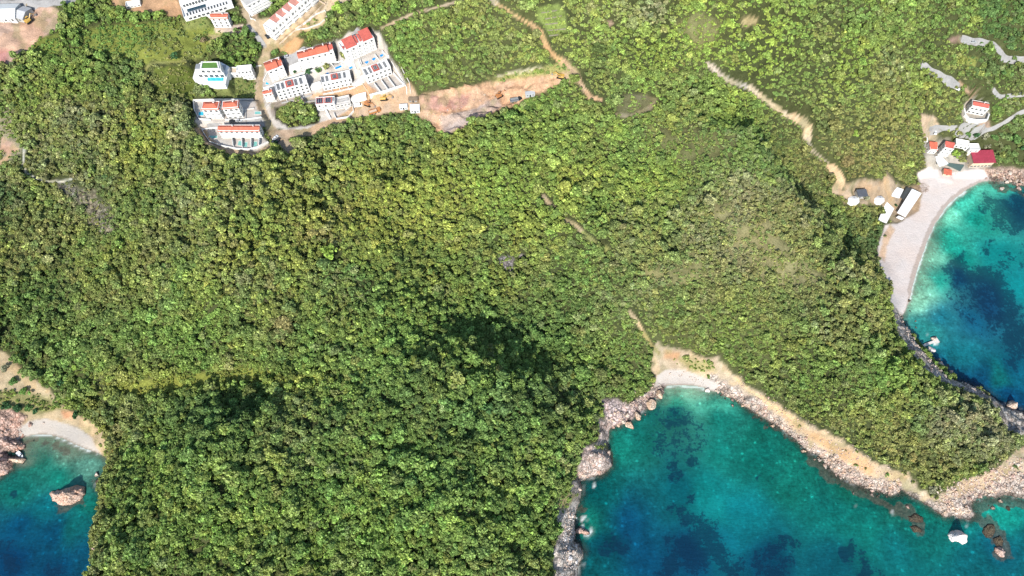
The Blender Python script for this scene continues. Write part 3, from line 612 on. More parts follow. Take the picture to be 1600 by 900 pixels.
sxw, syw = unproj(np.array([p[0] for p in WP], float), np.array([p[1] for p in WP], float), 0.0)
DARK = [ # u, v, radius px, strength : beds of sea grass and weed
 (1052,722,9,1),(1062,735,8,.9),(1085,720,11,1),(1048,740,7,1),(1072,778,7,1),(1082,784,6,.9),(1060,800,14,.8),(1075,812,14,.9),(1100,840,30,1),(1080,868,34,1),(1120,860,22,1),(1140,885,22,.8),(1050,885,22,.8),(960,850,18,.8),(948,855,12,.6),(1060,675,44,.55),(1035,690,30,.5),(1090,690,26,.45),
 (1222,848,12,.9),(1214,862,12,.9),(1245,850,10,.7),(1190,880,20,.8),(1230,880,15,.6),(1332,838,4,1),(1325,862,12,1),(1352,878,12,1),(1345,892,14,1),(1375,895,10,.8),(1180,744,3,1),(1196,751,3,1),(1208,892,14,.9),(880,900,10,.4),
 (1478,418,10,.8),(1500,418,16,1),(1515,438,22,1),(1532,432,20,1),(1550,448,20,1),(1565,470,20,1),(1578,495,20,1),(1590,520,22,1),(1600,545,22,1),(1490,440,18,.8),(1540,470,30,.7),(1500,465,30,.5),(1545,505,24,.5),(1520,490,26,.4),(1580,560,18,.6),
 (1545,320,16,.8),(1565,335,22,1),(1590,342,24,1),(1535,330,10,.6),(1608,330,30,1),(1540,388,5,.9),(1549,380,4,.7),(1510,395,8,.5),(1570,410,20,.5),(1600,400,20,.4),
 (28,778,8,.9),(22,880,18,.8),(85,893,16,.8),(10,860,20,.6),(150,830,4,.9),(60,712,20,.35),(40,700,16,.3),(1250,735,8,.3),(1180,650,12,.35)]
GXs = axis(-455, 455, 1.6, -3900, 3900); GYs = axis(-40, 330, 1.6, -3500, 420)
SX, SY = np.meshgrid(GXs, GYs)
su, sv, _ = proj(SX, SY, np.zeros_like(SX)); sfar = (np.abs(SX) > 800) | (SY < -200)
hb, db = height(SX, SY)
num = np.zeros(SX.shape + (3,)); den = np.zeros(SX.shape)
wx = SX + fbm(SX, SY, 22, 3, 41) * 7; wy = SY + fbm(SX, SY, 22, 3, 42) * 7
for i in range(len(WP)):
    w = 1.0 / ((wx - sxw[i]) ** 2 + (wy - syw[i]) ** 2 + 12.0) ** 1.7
    num += w[..., None] * SW[i]; den += w
WC = num / den[..., None]
dk = np.zeros(SX.shape)
suw = su + fbm(SX, SY, 11, 5, 46) * 17 + fbm(SX, SY, 3, 3, 49) * 7; svw = sv + fbm(SX, SY, 11, 5, 47) * 15 + fbm(SX, SY, 3, 3, 50) * 7
for (a, b, r, s) in DARK:
    q = np.hypot(suw - a, svw - b) / r
    dk = np.maximum(dk, s * sstep(1.9, 0.0, q) * 1.0)
dk = np.where(sfar, 0, dk)
rf = np.zeros(SX.shape)
for (pl, w_) in (([(1265,708),(1295,738),(1325,758),(1355,774),(1385,784),(1415,796)], 12), ([(1410,800),(1428,812),(1436,830)], 11), ([(1515,800),(1540,812),(1555,835),(1565,865)], 12), ([(1500,786),(1540,784),(1600,786)], 9), ([(1170,645),(1210,670),(1258,702)], 3), ([(948,690),(955,725)], 5), ([(905,770),(904,800),(905,850)], 4), ([(1418,520),(1445,556),(1480,590)], 7), ([(1545,288),(1580,292),(1610,310)], 6), ([(100,785),(130,785)], 9), ([(25,695),(45,690)], 5), ([(60,694),(110,706)], 5)):
    rf = np.maximum(rf, sstep(1.55, .1, seg_dist(suw, svw, pl) / w_))
edge = np.clip(-db, 0, 60)
# swash along the sand
sw = np.zeros(SX.shape)
for (pl) in ([(1508,299),(1492,310),(1475,328),(1460,350),(1449,375),(1440,400),(1432,425),(1425,450),(1420,470)], [(1042,604),(1060,602),(1100,607)], [(45,682),(80,680),(118,695),(140,704)]):
    dd_ = seg_dist(su, sv, pl); sw = np.maximum(sw, sstep(3.6, 1.2, dd_ + fbm(SX, SY, 6, 2, 44) * 1.5) * 0.8)
foamspots = [(925,758,5),(918,830,8),(912,826,7),(938,848,4),(906,870,5),(910,885,5),(1515,818,6),(1446,524,4),(1462,535,5),(912,812,5),(1508,815,4),(1398,800,4),(1340,790,3),(1488,592,3),(1590,774,5),(1582,642,4)]
for (a, b, r) in foamspots:
    q = np.hypot(su - a, sv - b) / r; sw = np.maximum(sw, 0.95 * sstep(1.5, 0.3, q) * sstep(0.05, 0.4, fbm(SX, SY, 3.2, 3, 45)))
sw = np.maximum(sw, .6 * sstep(2.0, .3, np.clip(-db, 0, 60)) * sstep(.12, .42, fbm(SX, SY, 5, 4, 48)) * (db < 0))
# see-through near the shore, opaque in depth
sandy = sstep(30, 90, np.minimum(np.minimum(np.hypot(su - 1480, sv - 420), np.hypot(su - 1075, sv - 600) + 20), np.hypot(su - 85, sv - 690) + 10))
al = np.clip(0.22 + edge / (7 + 16 * (1 - sandy)), 0.22, 0.97)
al = np.where(sfar, 0.97, al)
rub = sstep(60, 0, edge) * 0.5 + 0.5
mm = hb < 3.0
qs = (np.arange(len(GYs) - 1)[:, None] * len(GXs) + np.arange(len(GXs) - 1)[None]).ravel()
q4 = np.stack([qs, qs + 1, qs + len(GXs) + 1, qs + len(GXs)], -1)
keep = mm.ravel()[q4].any(1); q4 = q4[keep]; used, inv = np.unique(q4, return_inverse=True)
sv3 = np.stack([SX, SY, np.zeros_like(SX)], -1).reshape(-1, 3)
t = NT('sea_water')
wc = t.attr('Col'); dka = t.attr('dk', out=2); ala = t.attr('al', out=2); swa = t.attr('sw', out=2); rba = t.attr('rub', out=2)
n1 = t.noise(0.16, 5, 0.7); n2 = t.noise(0.55, 4, 0.7); n3 = t.voro(0.45, 'F1', 0); n3c = t.voro(0.45, 'F1', 1); n4 = t.noise(0.05, 4, 0.6)
thr = t.math('ADD', dka, t.math('MULTIPLY', t.math('SUBTRACT', n1, 0.5), 2.6))
thr = t.math('ADD', thr, t.math('MULTIPLY', t.math('SUBTRACT', n2, 0.5), 2.2))
dm = t.math('MULTIPLY', t.rmap(thr, 0.3, 0.66, 0, 0.76), t.rmap(dka, 0.02, 0.3, 0, 1))
ss = t.new('ShaderNodeSeparateColor'); t.l.new(n3c, ss.inputs[0])
stones = t.math('ADD', 1.0, t.math('MULTIPLY', t.rmap(n3, 0.2, 0.55, 1, 0), t.math('SUBTRACT', t.math('MULTIPLY', t.math('MULTIPLY', t.math('POWER', ss.outputs[0], 4.0), 1.7), t.rmap(n1, .42, .62, 0, 1)), 0.15)))
mot = t.math('MULTIPLY', t.rmap(n2, 0.25, 0.75, 0.55, 1.45), t.rmap(n1, 0.3, 0.7, 0.6, 1.4))
mot = t.math('MULTIPLY', mot, stones)
one = t.new('ShaderNodeMix'); one.data_type = 'FLOAT'; t.l.new(rba, one.inputs[0]); one.inputs[2].default_value = 1.0; t.l.new(mot, one.inputs[3])
rfa = t.attr('rf', out=2)
base = t.scale(wc, t.math('MULTIPLY', one.outputs[0], t.rmap(n4, .3, .7, .82, 1.18)))
rfm = t.math('MULTIPLY', t.rmap(t.math('ADD', rfa, t.math('MULTIPLY', t.math('SUBTRACT', n1, .5), 1.8)), .35, .62, 0, .72), t.rmap(rfa, .02, .2, 0, 1))
base = t.mix(rfm, base, t.scale(t.mix(n2, (0.012, 0.035, 0.03), (0.13, 0.095, 0.065)), t.rmap(n2, .3, .7, .6, 1.3)))
base = t.mix(dm, base, (0.002, 0.017, 0.040))
base = t.mix(swa, base, (0.8, 0.82, 0.8))
t.color(base); t.p.inputs['Roughness'].default_value = 0.12; t.p.inputs['Specular IOR Level'].default_value = 0.5; t.p.inputs['IOR'].default_value = 1.33
t.l.new(t.math('MAXIMUM', ala, swa), t.p.inputs['Alpha'])
mp = t.new('ShaderNodeMapping'); mp.inputs['Scale'].default_value = (0.35, 1.0, 1); mp.inputs['Rotation'].default_value = (0, 0, 0.25); t.l.new(t.geo.outputs['Position'], mp.inputs[0])
t.bump(t.math('ADD', t.noise(0.5, 5, 0.6, mp.outputs[0]), t.math('MULTIPLY', t.noise(2.0, 3, 0.5), 0.3)), 0.35, 0.8)
WS = 0.68
ws = link('sea', mk_mesh('sea', sv3[used], inv.reshape(-1, 4), {'Col': WC.reshape(-1, 3)[used] * (WS + .3 * np.clip(WC.reshape(-1, 3)[used].mean(1, keepdims=True) * 2.2 - .25, 0, .7)) * np.array([.95, 1.0, .79]), 'dk': dk.ravel()[used], 'al': al.ravel()[used], 'sw': sw.ravel()[used], 'rub': rub.ravel()[used], 'rf': rf.ravel()[used]}, True, t.m))
ws['kind'] = 'structure'
print('sea', time.time() - T0)

# ------------------------------------------------------------------ object helpers
def empty(name, label=None, cat=None, loc=(0, 0, 0), rz=0.0, group=None):
    o = bpy.data.objects.new(name, None); col.objects.link(o); o.location = loc; o.rotation_euler = (0, 0, rz)
    o.empty_display_size = 0.5
    if label: o['label'] = label; o['category'] = cat
    if group: o['group'] = group
    return o
def tagit(o, label, cat, group=None, kind=None):
    o['label'] = label; o['category'] = cat
    if group: o['group'] = group
    if kind: o['kind'] = kind
    return o
def copy_tree(o, parent=None):
    c = o.copy(); col.objects.link(c); c.parent = parent
    for ch in list(o.children): copy_tree(ch, c)
    return c

# ------------------------------------------------------------------ trees
t = NT('leaves')
tint = t.attr('tint', 'INSTANCER'); lv = t.attr('lv', out=2)
n1 = t.noise(0.9, 3)
cc = t.scale(tint, t.math('MULTIPLY', lv, t.rmap(n1, 0.3, 0.7, 0.8, 1.2)))
t.color(cc); t.p.inputs['Roughness'].default_value = 0.7; t.p.inputs['Specular IOR Level'].default_value = 0.12
tr = t.new('ShaderNodeBsdfTranslucent'); t.l.new(t.mix(1.0, cc, (1.25, 1.3, 0.6), 'MULTIPLY'), tr.inputs[0])
mx = t.new('ShaderNodeMixShader'); mx.inputs[0].default_value = 0.22
t.l.new(t.p.outputs[0], mx.inputs[1]); t.l.new(tr.outputs[0], mx.inputs[2]); t.l.new(mx.outputs[0], t.out.inputs[0])
M_LEAF = t.m
M_BARK = flat('bark', (0.11, 0.085, 0.06), 0.95, 0.4, 3.0)
def crown_mesh(seed, lobes, per, flatness=0.62, leaf=0.125, openness=0.0):
    """unit crown (radius 1): leaf clumps on several lobes spread through the volume"""
    r = np.random.default_rng(seed); V = []; Q = []; A = []
    cen = []
    for i in range(lobes):
        a = i * 2.39996 + r.uniform(-.5, .5); rad = 0.74 * math.sqrt((i + 0.35) / lobes) * r.uniform(.6, 1.25)
        cz = flatness * (0.95 - 0.85 * rad * rad) + r.uniform(-.28, .2)
        cen.append((rad * math.cos(a), rad * math.sin(a), cz, r.uniform(.18, .42)))
    for (cx, cy, cz, cr) in cen:
        tone = r.uniform(0.72, 1.3)
        m = int(per * (cr / .35) ** 2)
        d = r.normal(size=(m, 3)); d /= np.linalg.norm(d, axis=1)[:, None]; d[:, 2] = np.where(d[:, 2] < -0.35, -d[:, 2], d[:, 2])
        for k in range(m):
            n = d[k]; rr = cr * r.uniform(0.72, 1.12); c = np.array([cx, cy, cz]) + n * rr * np.array([1, 1, .85])
            nn = n + r.normal(size=3) * 0.7 + np.array([0, 0, .25]); nn /= np.linalg.norm(nn)
            u_ = np.cross(nn, r.normal(size=3)); u_ /= np.linalg.norm(u_); w_ = np.cross(nn, u_)
            s = leaf * r.uniform(.6, 1.35); b = len(V); e = r.uniform(.5, .9)
            V += [c - u_ * s, c + w_ * s * e, c + u_ * s, c - w_ * s * e + nn * s * .35]
            Q.append((b, b + 1, b + 2, b + 3)); lv_ = tone * r.uniform(.55, 1.45); A += [lv_] * 4
    # dense inside of the crown
    bm = bmesh.new()
    for (cx, cy, cz, cr) in cen:
        if r.random() < openness: continue
        bmesh.ops.create_icosphere(bm, subdivisions=1, radius=cr * .86, matrix=Matrix.Translation((cx, cy, cz - cr * .12)))
    bm.verts.ensure_lookup_table(); base = len(V)
    for v in bm.verts: V.append(np.array(v.co) + r.normal(size=3) * .03); A.append(.62)
    T3 = [[base + v.index for v in f.verts] for f in bm.faces]; bm.free()
    me = bpy.data.meshes.new('crown'); me.from_pydata([tuple(v) for v in V], [], [list(q) for q in Q] + T3)
    at_ = me.attributes.new('lv', 'FLOAT', 'POINT'); at_.data.foreach_set('value', np.array(A, np.float32))
    me.materials.append(M_LEAF); return me
def trunk_mesh(seed):
    r = random.Random(seed); bm = bmesh.new()
    def tube(p0, p1, r0, r1):
        d = Vector(p1) - Vector(p0); q = d.to_track_quat('Z', 'Y').to_matrix().to_4x4(); q.translation = (Vector(p0) + Vector(p1)) / 2
        bmesh.ops.create_cone(bm, cap_ends=True, segments=6, radius1=r0, radius2=r1, depth=d.length, matrix=q)
    top = (r.uniform(-.06, .06), r.uniform(-.06, .06), .28)
    tube((0, 0, -.9), top, .07, .05)
    for k in range(4):
        a = k * 1.57 + r.uniform(-.4, .4); tube(top, (math.cos(a) * .42, math.sin(a) * .42, .5), .04, .015)
    me = bpy.data.meshes.new('trunk'); bm.to_mesh(me); bm.free(); me.materials.append(M_BARK); return me
CROWNS = [crown_mesh(10 + i, [8, 11, 9, 14, 7, 11, 12, 15][i], 30, leaf=.155) for i in range(8)]
SHRUBS = [crown_mesh(40 + i, [4, 5, 3, 6][i], 30, 0.55, 0.22) for i in range(4)]
TRUNKS = [trunk_mesh(i) for i in range(3)]

# palette (base colours)
PAL = {'green': (0.080, 0.138, 0.034), 'bright': (0.130, 0.185, 0.038), 'yellow': (0.158, 0.182, 0.042), 'olive': (0.125, 0.132, 0.050),
       'dark': (0.026, 0.060, 0.024), 'grey': (0.135, 0.135, 0.088), 'brown': (0.110, 0.088, 0.050), 'deep': (0.058, 0.105, 0.032)}
PK = list(PAL)
# patches of kind; dark and deep on shadowed slopes paint shade into the tint: u, v, ru, rv, weights in order PK
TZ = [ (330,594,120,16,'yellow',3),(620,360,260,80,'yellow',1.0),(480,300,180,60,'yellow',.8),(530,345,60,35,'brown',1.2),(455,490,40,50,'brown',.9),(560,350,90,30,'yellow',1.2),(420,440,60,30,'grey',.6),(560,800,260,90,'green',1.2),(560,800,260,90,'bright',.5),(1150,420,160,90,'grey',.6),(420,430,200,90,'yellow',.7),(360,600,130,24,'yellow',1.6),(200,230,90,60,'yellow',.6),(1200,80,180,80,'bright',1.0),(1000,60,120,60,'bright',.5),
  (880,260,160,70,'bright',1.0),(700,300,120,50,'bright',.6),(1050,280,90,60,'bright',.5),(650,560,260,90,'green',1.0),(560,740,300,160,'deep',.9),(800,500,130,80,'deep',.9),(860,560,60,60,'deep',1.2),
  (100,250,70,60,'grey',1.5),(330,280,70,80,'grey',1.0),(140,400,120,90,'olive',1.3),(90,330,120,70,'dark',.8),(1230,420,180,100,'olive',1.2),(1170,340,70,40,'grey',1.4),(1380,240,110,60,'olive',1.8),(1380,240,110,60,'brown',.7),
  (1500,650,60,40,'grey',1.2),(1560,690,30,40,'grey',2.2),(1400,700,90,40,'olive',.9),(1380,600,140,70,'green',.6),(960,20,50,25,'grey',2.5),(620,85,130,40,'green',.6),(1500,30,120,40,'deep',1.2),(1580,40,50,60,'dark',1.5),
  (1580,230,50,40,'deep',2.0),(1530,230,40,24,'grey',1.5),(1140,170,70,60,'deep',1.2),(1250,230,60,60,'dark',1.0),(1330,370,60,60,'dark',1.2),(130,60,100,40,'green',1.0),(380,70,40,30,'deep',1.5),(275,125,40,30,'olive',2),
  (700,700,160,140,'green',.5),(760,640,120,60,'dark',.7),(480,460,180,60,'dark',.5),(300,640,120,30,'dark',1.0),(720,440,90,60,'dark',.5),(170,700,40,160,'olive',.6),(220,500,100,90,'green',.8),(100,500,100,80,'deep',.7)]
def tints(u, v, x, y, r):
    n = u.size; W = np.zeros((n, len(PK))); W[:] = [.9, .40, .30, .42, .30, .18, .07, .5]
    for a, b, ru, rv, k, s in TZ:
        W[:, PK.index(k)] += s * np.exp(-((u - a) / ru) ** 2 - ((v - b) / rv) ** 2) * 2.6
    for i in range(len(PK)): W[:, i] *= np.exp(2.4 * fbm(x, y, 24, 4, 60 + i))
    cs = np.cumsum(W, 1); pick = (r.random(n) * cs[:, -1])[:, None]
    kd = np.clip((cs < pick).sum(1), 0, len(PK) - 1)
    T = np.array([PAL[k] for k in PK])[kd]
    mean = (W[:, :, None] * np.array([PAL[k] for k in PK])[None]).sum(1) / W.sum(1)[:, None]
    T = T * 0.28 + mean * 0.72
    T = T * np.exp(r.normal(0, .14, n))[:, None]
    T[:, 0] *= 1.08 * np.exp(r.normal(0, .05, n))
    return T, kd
TINT_GAIN = 2.6

def scatter(step, jit, x0, x1, y0, y1, r):
    gx = np.arange(x0, x1, step); gy = np.arange(y0, y1, step * .87)
    X, Y = np.meshgrid(gx, gy); X = X + (np.arange(len(gy)) % 2)[:, None] * step / 2
    X = X + r.uniform(-jit, jit, X.shape) * step; Y = Y + r.uniform(-jit, jit, Y.shape) * step
    return X.ravel(), Y.ravel()
def grid_lookup(A, x, y):
    i = np.clip(np.searchsorted(GX, x) - 1, 0, nx - 1); j = np.clip(np.searchsorted(GY, y) - 1, 0, ny - 1)
    return A[j, i]
SCRUB = [(1150,330,230,150,1.0),(1060,200,110,60,.8),(1380,620,160,100,.7),(1000,430,90,80,.7),(1180,460,120,80,.9),(1120,60,170,50,.25),(1380,240,110,60,.9),(560,320,120,40,.4),(100,240,60,40,.4),(275,125,36,22,1.2),(1540,690,60,50,1.0),(960,20,50,25,.8),(480,340,90,40,.4)]
def scrubbiness(u, v):
    s = np.zeros(u.shape)
    for a, b, ru, rv, k in SCRUB: s = np.maximum(s, k * np.exp(-((u - a) / ru) ** 2 - ((v - b) / rv) ** 2))
    return s
def vegetation():
    r = np.random.default_rng(21)
    out = []
    for kind, step in (('big', 3.0), ('mid', 2.6), ('small', 1.7)):
        x, y = scatter(step, .42, -520, 520, -60, 620, r)
        z = ground_z(x, y); d = grid_lookup(DD, x, y)
        u, v, dep = proj(x, y, z)
        ok = (z > 0.9) & (d > 2.2) & (u > -200) & (u < 1800) & (v > -260) & (v < 1050)
        x, y, z, d, u, v, dep = [a[ok] for a in (x, y, z, d, u, v, dep)]
        k = grid_lookup(K, x, y)
        # keep the crown off the cleared ground, not only the stem
        near = np.zeros(x.size, bool); m = {'big': 1.9, 'mid': 1.3, 'small': 0.8}[kind]
        for ox, oy in ((m, 0), (-m, 0), (0, m), (0, -m)):
            kk = grid_lookup(K, x + ox, y + oy); near |= (kk != 0) & (kk != 3)
        sc = scrubbiness(u, v); rn = r.random(x.size)
        cl = fbm(x, y, 16, 3, 71); cf = fbm(x, y, 4.5, 3, 74)
        forest = k == 0
        if kind == 'big': p = np.where(forest, np.clip(1.0 - 0.95 * sc, 0.06, 1) * (cl > -0.5), 0.02 * (k == 3))
        elif kind == 'mid': p = np.where(forest, np.clip(0.52 + 0.48 * sc, 0, 1), np.where(k == 3, 0.25 * (cf > -.1), np.where(k == 5, 0.04, 0)))
        else: p = np.where(forest, np.clip(0.6 + 0.4 * sc, 0, 1) , np.where(k == 3, 0.8 * (cf > -.28), np.where(k == 5, 0.75 * (cf > -0.25), np.where(k == 4, 0.42, np.where(k == 2, 0.07 * (d < 60) * (cl > .05), 0)))))
        keep = (rn < p) & (~near | (k == 3) | ((k != 0) & (kind == 'small')))
        for poly in NOTREE:
            bx = [q[0] for q in poly]; by = [q[1] for q in poly]
            m2 = keep & (x > min(bx)) & (x < max(bx)) & (y > min(by)) & (y < max(by))
            if m2.any():
                idx = np.where(m2)[0]; keep[idx[inside(x[idx], y[idx], poly)]] = False
        x, y, z, d, u, v, dep, sc, k = [a[keep] for a in (x, y, z, d, u, v, dep, sc, k)]
        n = x.size
        if kind == 'big': rad = np.clip(np.exp(r.normal(.58, .36, n)), 1.0, 4.4) * (1 + .22 * sstep(380, 560, v) * sstep(1000, 850, u)) * (1 + .22 * fbm(x, y, 30, 2, 72)) * np.where(d < 8, .7, 1)
        elif kind == 'mid': rad = r.uniform(1.2, 1.9, n)
        else: rad = r.uniform(.7, 1.4, n)
        hgt = rad * r.uniform(.3, .75, n) + 5.2 * np.clip(fbm(x, y, 17, 3, 73) + .02, 0, 1) * (1 - .6 * sc) if kind == 'big' else rad * r.uniform(.15, .6, n)
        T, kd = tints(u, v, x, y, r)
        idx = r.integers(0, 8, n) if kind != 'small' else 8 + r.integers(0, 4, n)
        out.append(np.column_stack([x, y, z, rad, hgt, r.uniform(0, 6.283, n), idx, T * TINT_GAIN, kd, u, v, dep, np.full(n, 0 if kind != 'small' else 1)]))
    return np.concatenate(out)
def stuff_points(name, P, sources, label, cat, group=None):
    """one object: the points carry size, turn, kind and tint; geometry nodes set a plant on each"""
    me = bpy.data.meshes.new(name); n = len(P)
    me.vertices.add(n); me.vertices.foreach_set('co', np.ascontiguousarray(P[:, :3] , np.float32).ravel())
    def fa(k, a, ty='FLOAT'):
        q = me.attributes.new(k, ty, 'POINT')
        if ty == 'FLOAT_COLOR': b = np.ones((n, 4), np.float32); b[:, :3] = a; q.data.foreach_set('color', b.ravel())
        elif ty == 'FLOAT_VECTOR': q.data.foreach_set('vector', np.ascontiguousarray(a, np.float32).ravel())
        elif ty == 'INT': q.data.foreach_set('value', a.astype(np.int32))
        else: q.data.foreach_set('value', a.astype(np.float32))
    fa('tint', P[:, 7:10], 'FLOAT_COLOR'); fa('src', P[:, 6], 'INT')
    fa('turn', np.column_stack([rng.normal(0, .08, n), rng.normal(0, .08, n), P[:, 5]]), 'FLOAT_VECTOR')
    fa('size', np.column_stack([P[:, 3], P[:, 3] * rng.uniform(.65, 1.3, n), P[:, 3] * rng.uniform(.85, 1.25, n)]), 'FLOAT_VECTOR')
    o = link(name, me)
    ng = bpy.data.node_groups.new(name, 'GeometryNodeTree')
    ng.interface.new_socket('Geometry', in_out='INPUT', socket_type='NodeSocketGeometry')
    ng.interface.new_socket('Geometry', in_out='OUTPUT', socket_type='NodeSocketGeometry')
    N = ng.nodes; L = ng.links
    gi = N.new('NodeGroupInput'); go = N.new('NodeGroupOutput'); ip = N.new('GeometryNodeInstanceOnPoints'); jn = N.new('GeometryNodeGeometryToInstance')
    for s in sources[::-1]:
        oi = N.new('GeometryNodeObjectInfo'); oi.transform_space = 'ORIGINAL'; oi.inputs['Object'].default_value = s
        oi.inputs['As Instance'].default_value = False
        L.new(oi.outputs['Geometry'], jn.inputs[0])
    def na(nm, ty):
        q = N.new('GeometryNodeInputNamedAttribute'); q.data_type = ty; q.inputs[0].default_value = nm; return q.outputs[0]
    ip.inputs['Pick Instance'].default_value = True
    L.new(gi.outputs[0], ip.inputs['Points']); L.new(jn.outputs[0], ip.inputs['Instance'])
    L.new(na('src', 'INT'), ip.inputs['Instance Index']); L.new(na('turn', 'FLOAT_VECTOR'), ip.inputs['Rotation']); L.new(na('size', 'FLOAT_VECTOR'), ip.inputs['Scale'])
    L.new(ip.outputs[0], go.inputs[0])
    md = o.modifiers.new('scatter', 'NODES'); md.node_group = ng
    tagit(o, label, cat, group, 'stuff'); return o

# ------------------------------------------------------------------ boulders
def rock_mat(name, c, dark=0.5, wet=True):
    t = NT(name)
    tc = t.new('ShaderNodeTexCoord'); loc = tc.outputs['Object']
    a = t.noise(1.2, 5, .7); e = t.voro(0.8, 'DISTANCE_TO_EDGE')
    f = t.math('MULTIPLY', t.rmap(a, .3, .7, .62, 1.25), t.rmap(e, 0, .06, dark, 1))
    cc = t.scale(t.mix(t.rmap(t.noise(.35, 3), .42, .6), tuple(c), tuple(np.array(c) * np.array([1.0, .86, .78]))), f)
    if wet:
        sp = t.new('ShaderNodeSeparateXYZ'); t.l.new(t.geo.outputs['Position'], sp.inputs[0])
        z = t.math('ADD', sp.outputs[2], t.math('MULTIPLY', t.noise(0.7, 2), .8))
        cc = t.mix(t.rmap(z, 0.55, 1.25), (0.045, 0.04, 0.032), cc)
    t.color(cc); t.bump(t.math('ADD', a, t.rmap(e, 0, .08)), .35, .8)
    t.p.inputs['Roughness'].default_value = .9; t.p.inputs['Specular IOR Level'].default_value = .15
    return t.m
M_ROCK = {'pale': rock_mat('pale_rock', lin((208, 194, 180))), 'pink': rock_mat('pinkish_rock', lin((196, 172, 160))), 'grey': rock_mat('grey_rock', lin((208, 196, 184))),
          'white': rock_mat('white_rock', lin((232, 228, 226)), .75, False), 'red': rock_mat('red_rock', lin((202, 170, 154))), 'tan': rock_mat('tan_rock', lin((210, 190, 168))),
          'weed': rock_mat('weedy_rock', lin((98, 90, 74))), 'islet': rock_mat('islet_rock', lin((206, 180, 164)), .3)}
def boulder_mesh(seed, sub=3, name='boulder'):
    """angular rock: a ball cut by random planes, then chipped"""
    r = np.random.default_rng(seed); bm = bmesh.new()
    bmesh.ops.create_icosphere(bm, subdivisions=sub, radius=1.0)
    P = [(lambda n: n / np.linalg.norm(n))(r.normal(size=3)) for _ in range(13)]; D = r.uniform(.52, .86, 13)
    off = r.uniform(0, 50, 2)
    for v in bm.verts:
        p = np.array(v.co)
        for n, d in zip(P, D):
            s = p @ n
            if s > d: p = p - n * (s - d)
        q = fbm(np.array([p[0] * 3 + off[0] + p[2] * 2.1]), np.array([p[1] * 3 + off[1] - p[2] * 1.7]), 1.3, 3, seed)[0]
        p = p * (1 + .10 * q); v.co = p
    me = bpy.data.meshes.new(name); bm.to_mesh(me); bm.free(); return me
BM = {}
for k in M_ROCK:
    BM[k] = []
    for i in range(5):
        me = boulder_mesh(100 + i); me.materials.append(M_ROCK[k]); BM[k].append(me)
def boulder(u, v, w, kind, lab, zf=.55, aspect=None, rot=None, name='boulder', group=None, z0=None, cat='rock'):
    r = random.Random(int(u * 31 + v * 7))
    x, y = (float(a) for a in unproj(u, v, 0.3 if z0 is None else z0))
    z = max(gz(x, y), -0.6) if z0 is None else z0
    if z0 is None:
        hx, hy, hz = hit(u, v); x, y, z = float(hx[0]), float(hy[0]), max(float(hz[0]), -.5)
    _, _, d = proj(x, y, z); s = w * float(d) / FPX / 2 * 1.15
    asp = aspect or r.uniform(.62, .95)
    o = link(name, r.choice(BM[kind])); o.scale = (s, s * asp, s * zf * 1.25); o.location = (x, y, z + s * zf * .25)
    o.rotation_euler = (r.uniform(-.2, .2), r.uniform(-.2, .2), rot if rot is not None else r.uniform(0, 6.28))
    tagit(o, lab, cat, group); return o
def big_rock(name, lab, poly, mat, hmax, base=-1.5, seed=1, peak=None, cell=0.5, mat2=None):
    """rock standing in the sea: outline traced at its foot, ragged top"""
    W = [tuple(float(a) for a in unproj(p[0], p[1], 0.0)) for p in poly]
    xs = [p[0] for p in W]; ys = [p[1] for p in W]
    x = np.arange(min(xs) - 1, max(xs) + 1.5, cell); y = np.arange(min(ys) - 1, max(ys) + 1.5, cell)
    X, Y = np.meshgrid(x, y); d = sdist(X, Y, W) + fbm(X, Y, 2.5, 3, seed) * .9
    m = np.max(d) + .1
    prof = np.clip(d / m, 0, 1) ** .55
    strata = fbm(X + Y * .5, Y, 5, 4, seed + 1)
    px, py = ((min(xs) + max(xs)) / 2, (min(ys) + max(ys)) / 2) if peak is None else unproj(*peak)
    fall = np.clip(1.1 - np.hypot(X - px, Y - py) / (np.hypot(max(xs) - min(xs), max(ys) - min(ys)) * .62), .25, 1)
    H = np.where(d > 0, .15 + hmax * prof * fall * (1 + .8 * strata), base * np.clip(-d, 0, 1))
    H = np.round(H / .7) * .7 * .45 + H * .55
    ny_, nx_ = X.shape; V = np.stack([X, Y, H], -1).reshape(-1, 3)
    ii_ = (np.arange(ny_ - 1)[:, None] * nx_ + np.arange(nx_ - 1)[None]).ravel(); q = np.stack([ii_, ii_ + 1, ii_ + nx_ + 1, ii_ + nx_], -1)
    q = q[(d.ravel()[q] > -1.2).any(1)]; used, inv = np.unique(q, return_inverse=True)
    c = np.array([px, py, 0.0]); me = mk_mesh(name, V[used] - c, inv.reshape(-1, 4), None, False, mat)
    o = link(name, me); o.location = tuple(c); tagit(o, lab, 'rock'); return o
big_rock('rock_islet', 'tan and pink rock islet with dark weed standing in the left cove', [(78,772),(82,766),(96,765),(108,762),(120,758),(133,762),(135,770),(126,782),(112,790),(98,790),(84,784)], M_ROCK['islet'], 8.5, seed=3, peak=(112, 774))
big_rock('white_boulder', 'big bright white boulder alone in the water off the headland tip', [(1481,834),(1488,829),(1500,829),(1508,836),(1509,846),(1504,850),(1498,845),(1488,846),(1482,841)], M_ROCK['white'], 6, seed=5, cell=.35)
big_rock('rock', 'brown weedy rock ridge awash east of the white boulder, nearer part', [(1537,823),(1545,818),(1554,820),(1556,830),(1550,840),(1540,840),(1535,832)], M_ROCK['weed'], 1.3, seed=6)
big_rock('rock', 'brown weedy rock ridge awash east of the white boulder, middle part', [(1551,842),(1562,837),(1568,845),(1566,854),(1556,852)], M_ROCK['weed'], 1.6, seed=7)
big_rock('rock', 'pink-topped rock at the outer end of the weedy ridge', [(1553,856),(1560,854),(1570,862),(1568,872),(1558,868),(1552,863)], M_ROCK['pink'], 2.6, seed=8)
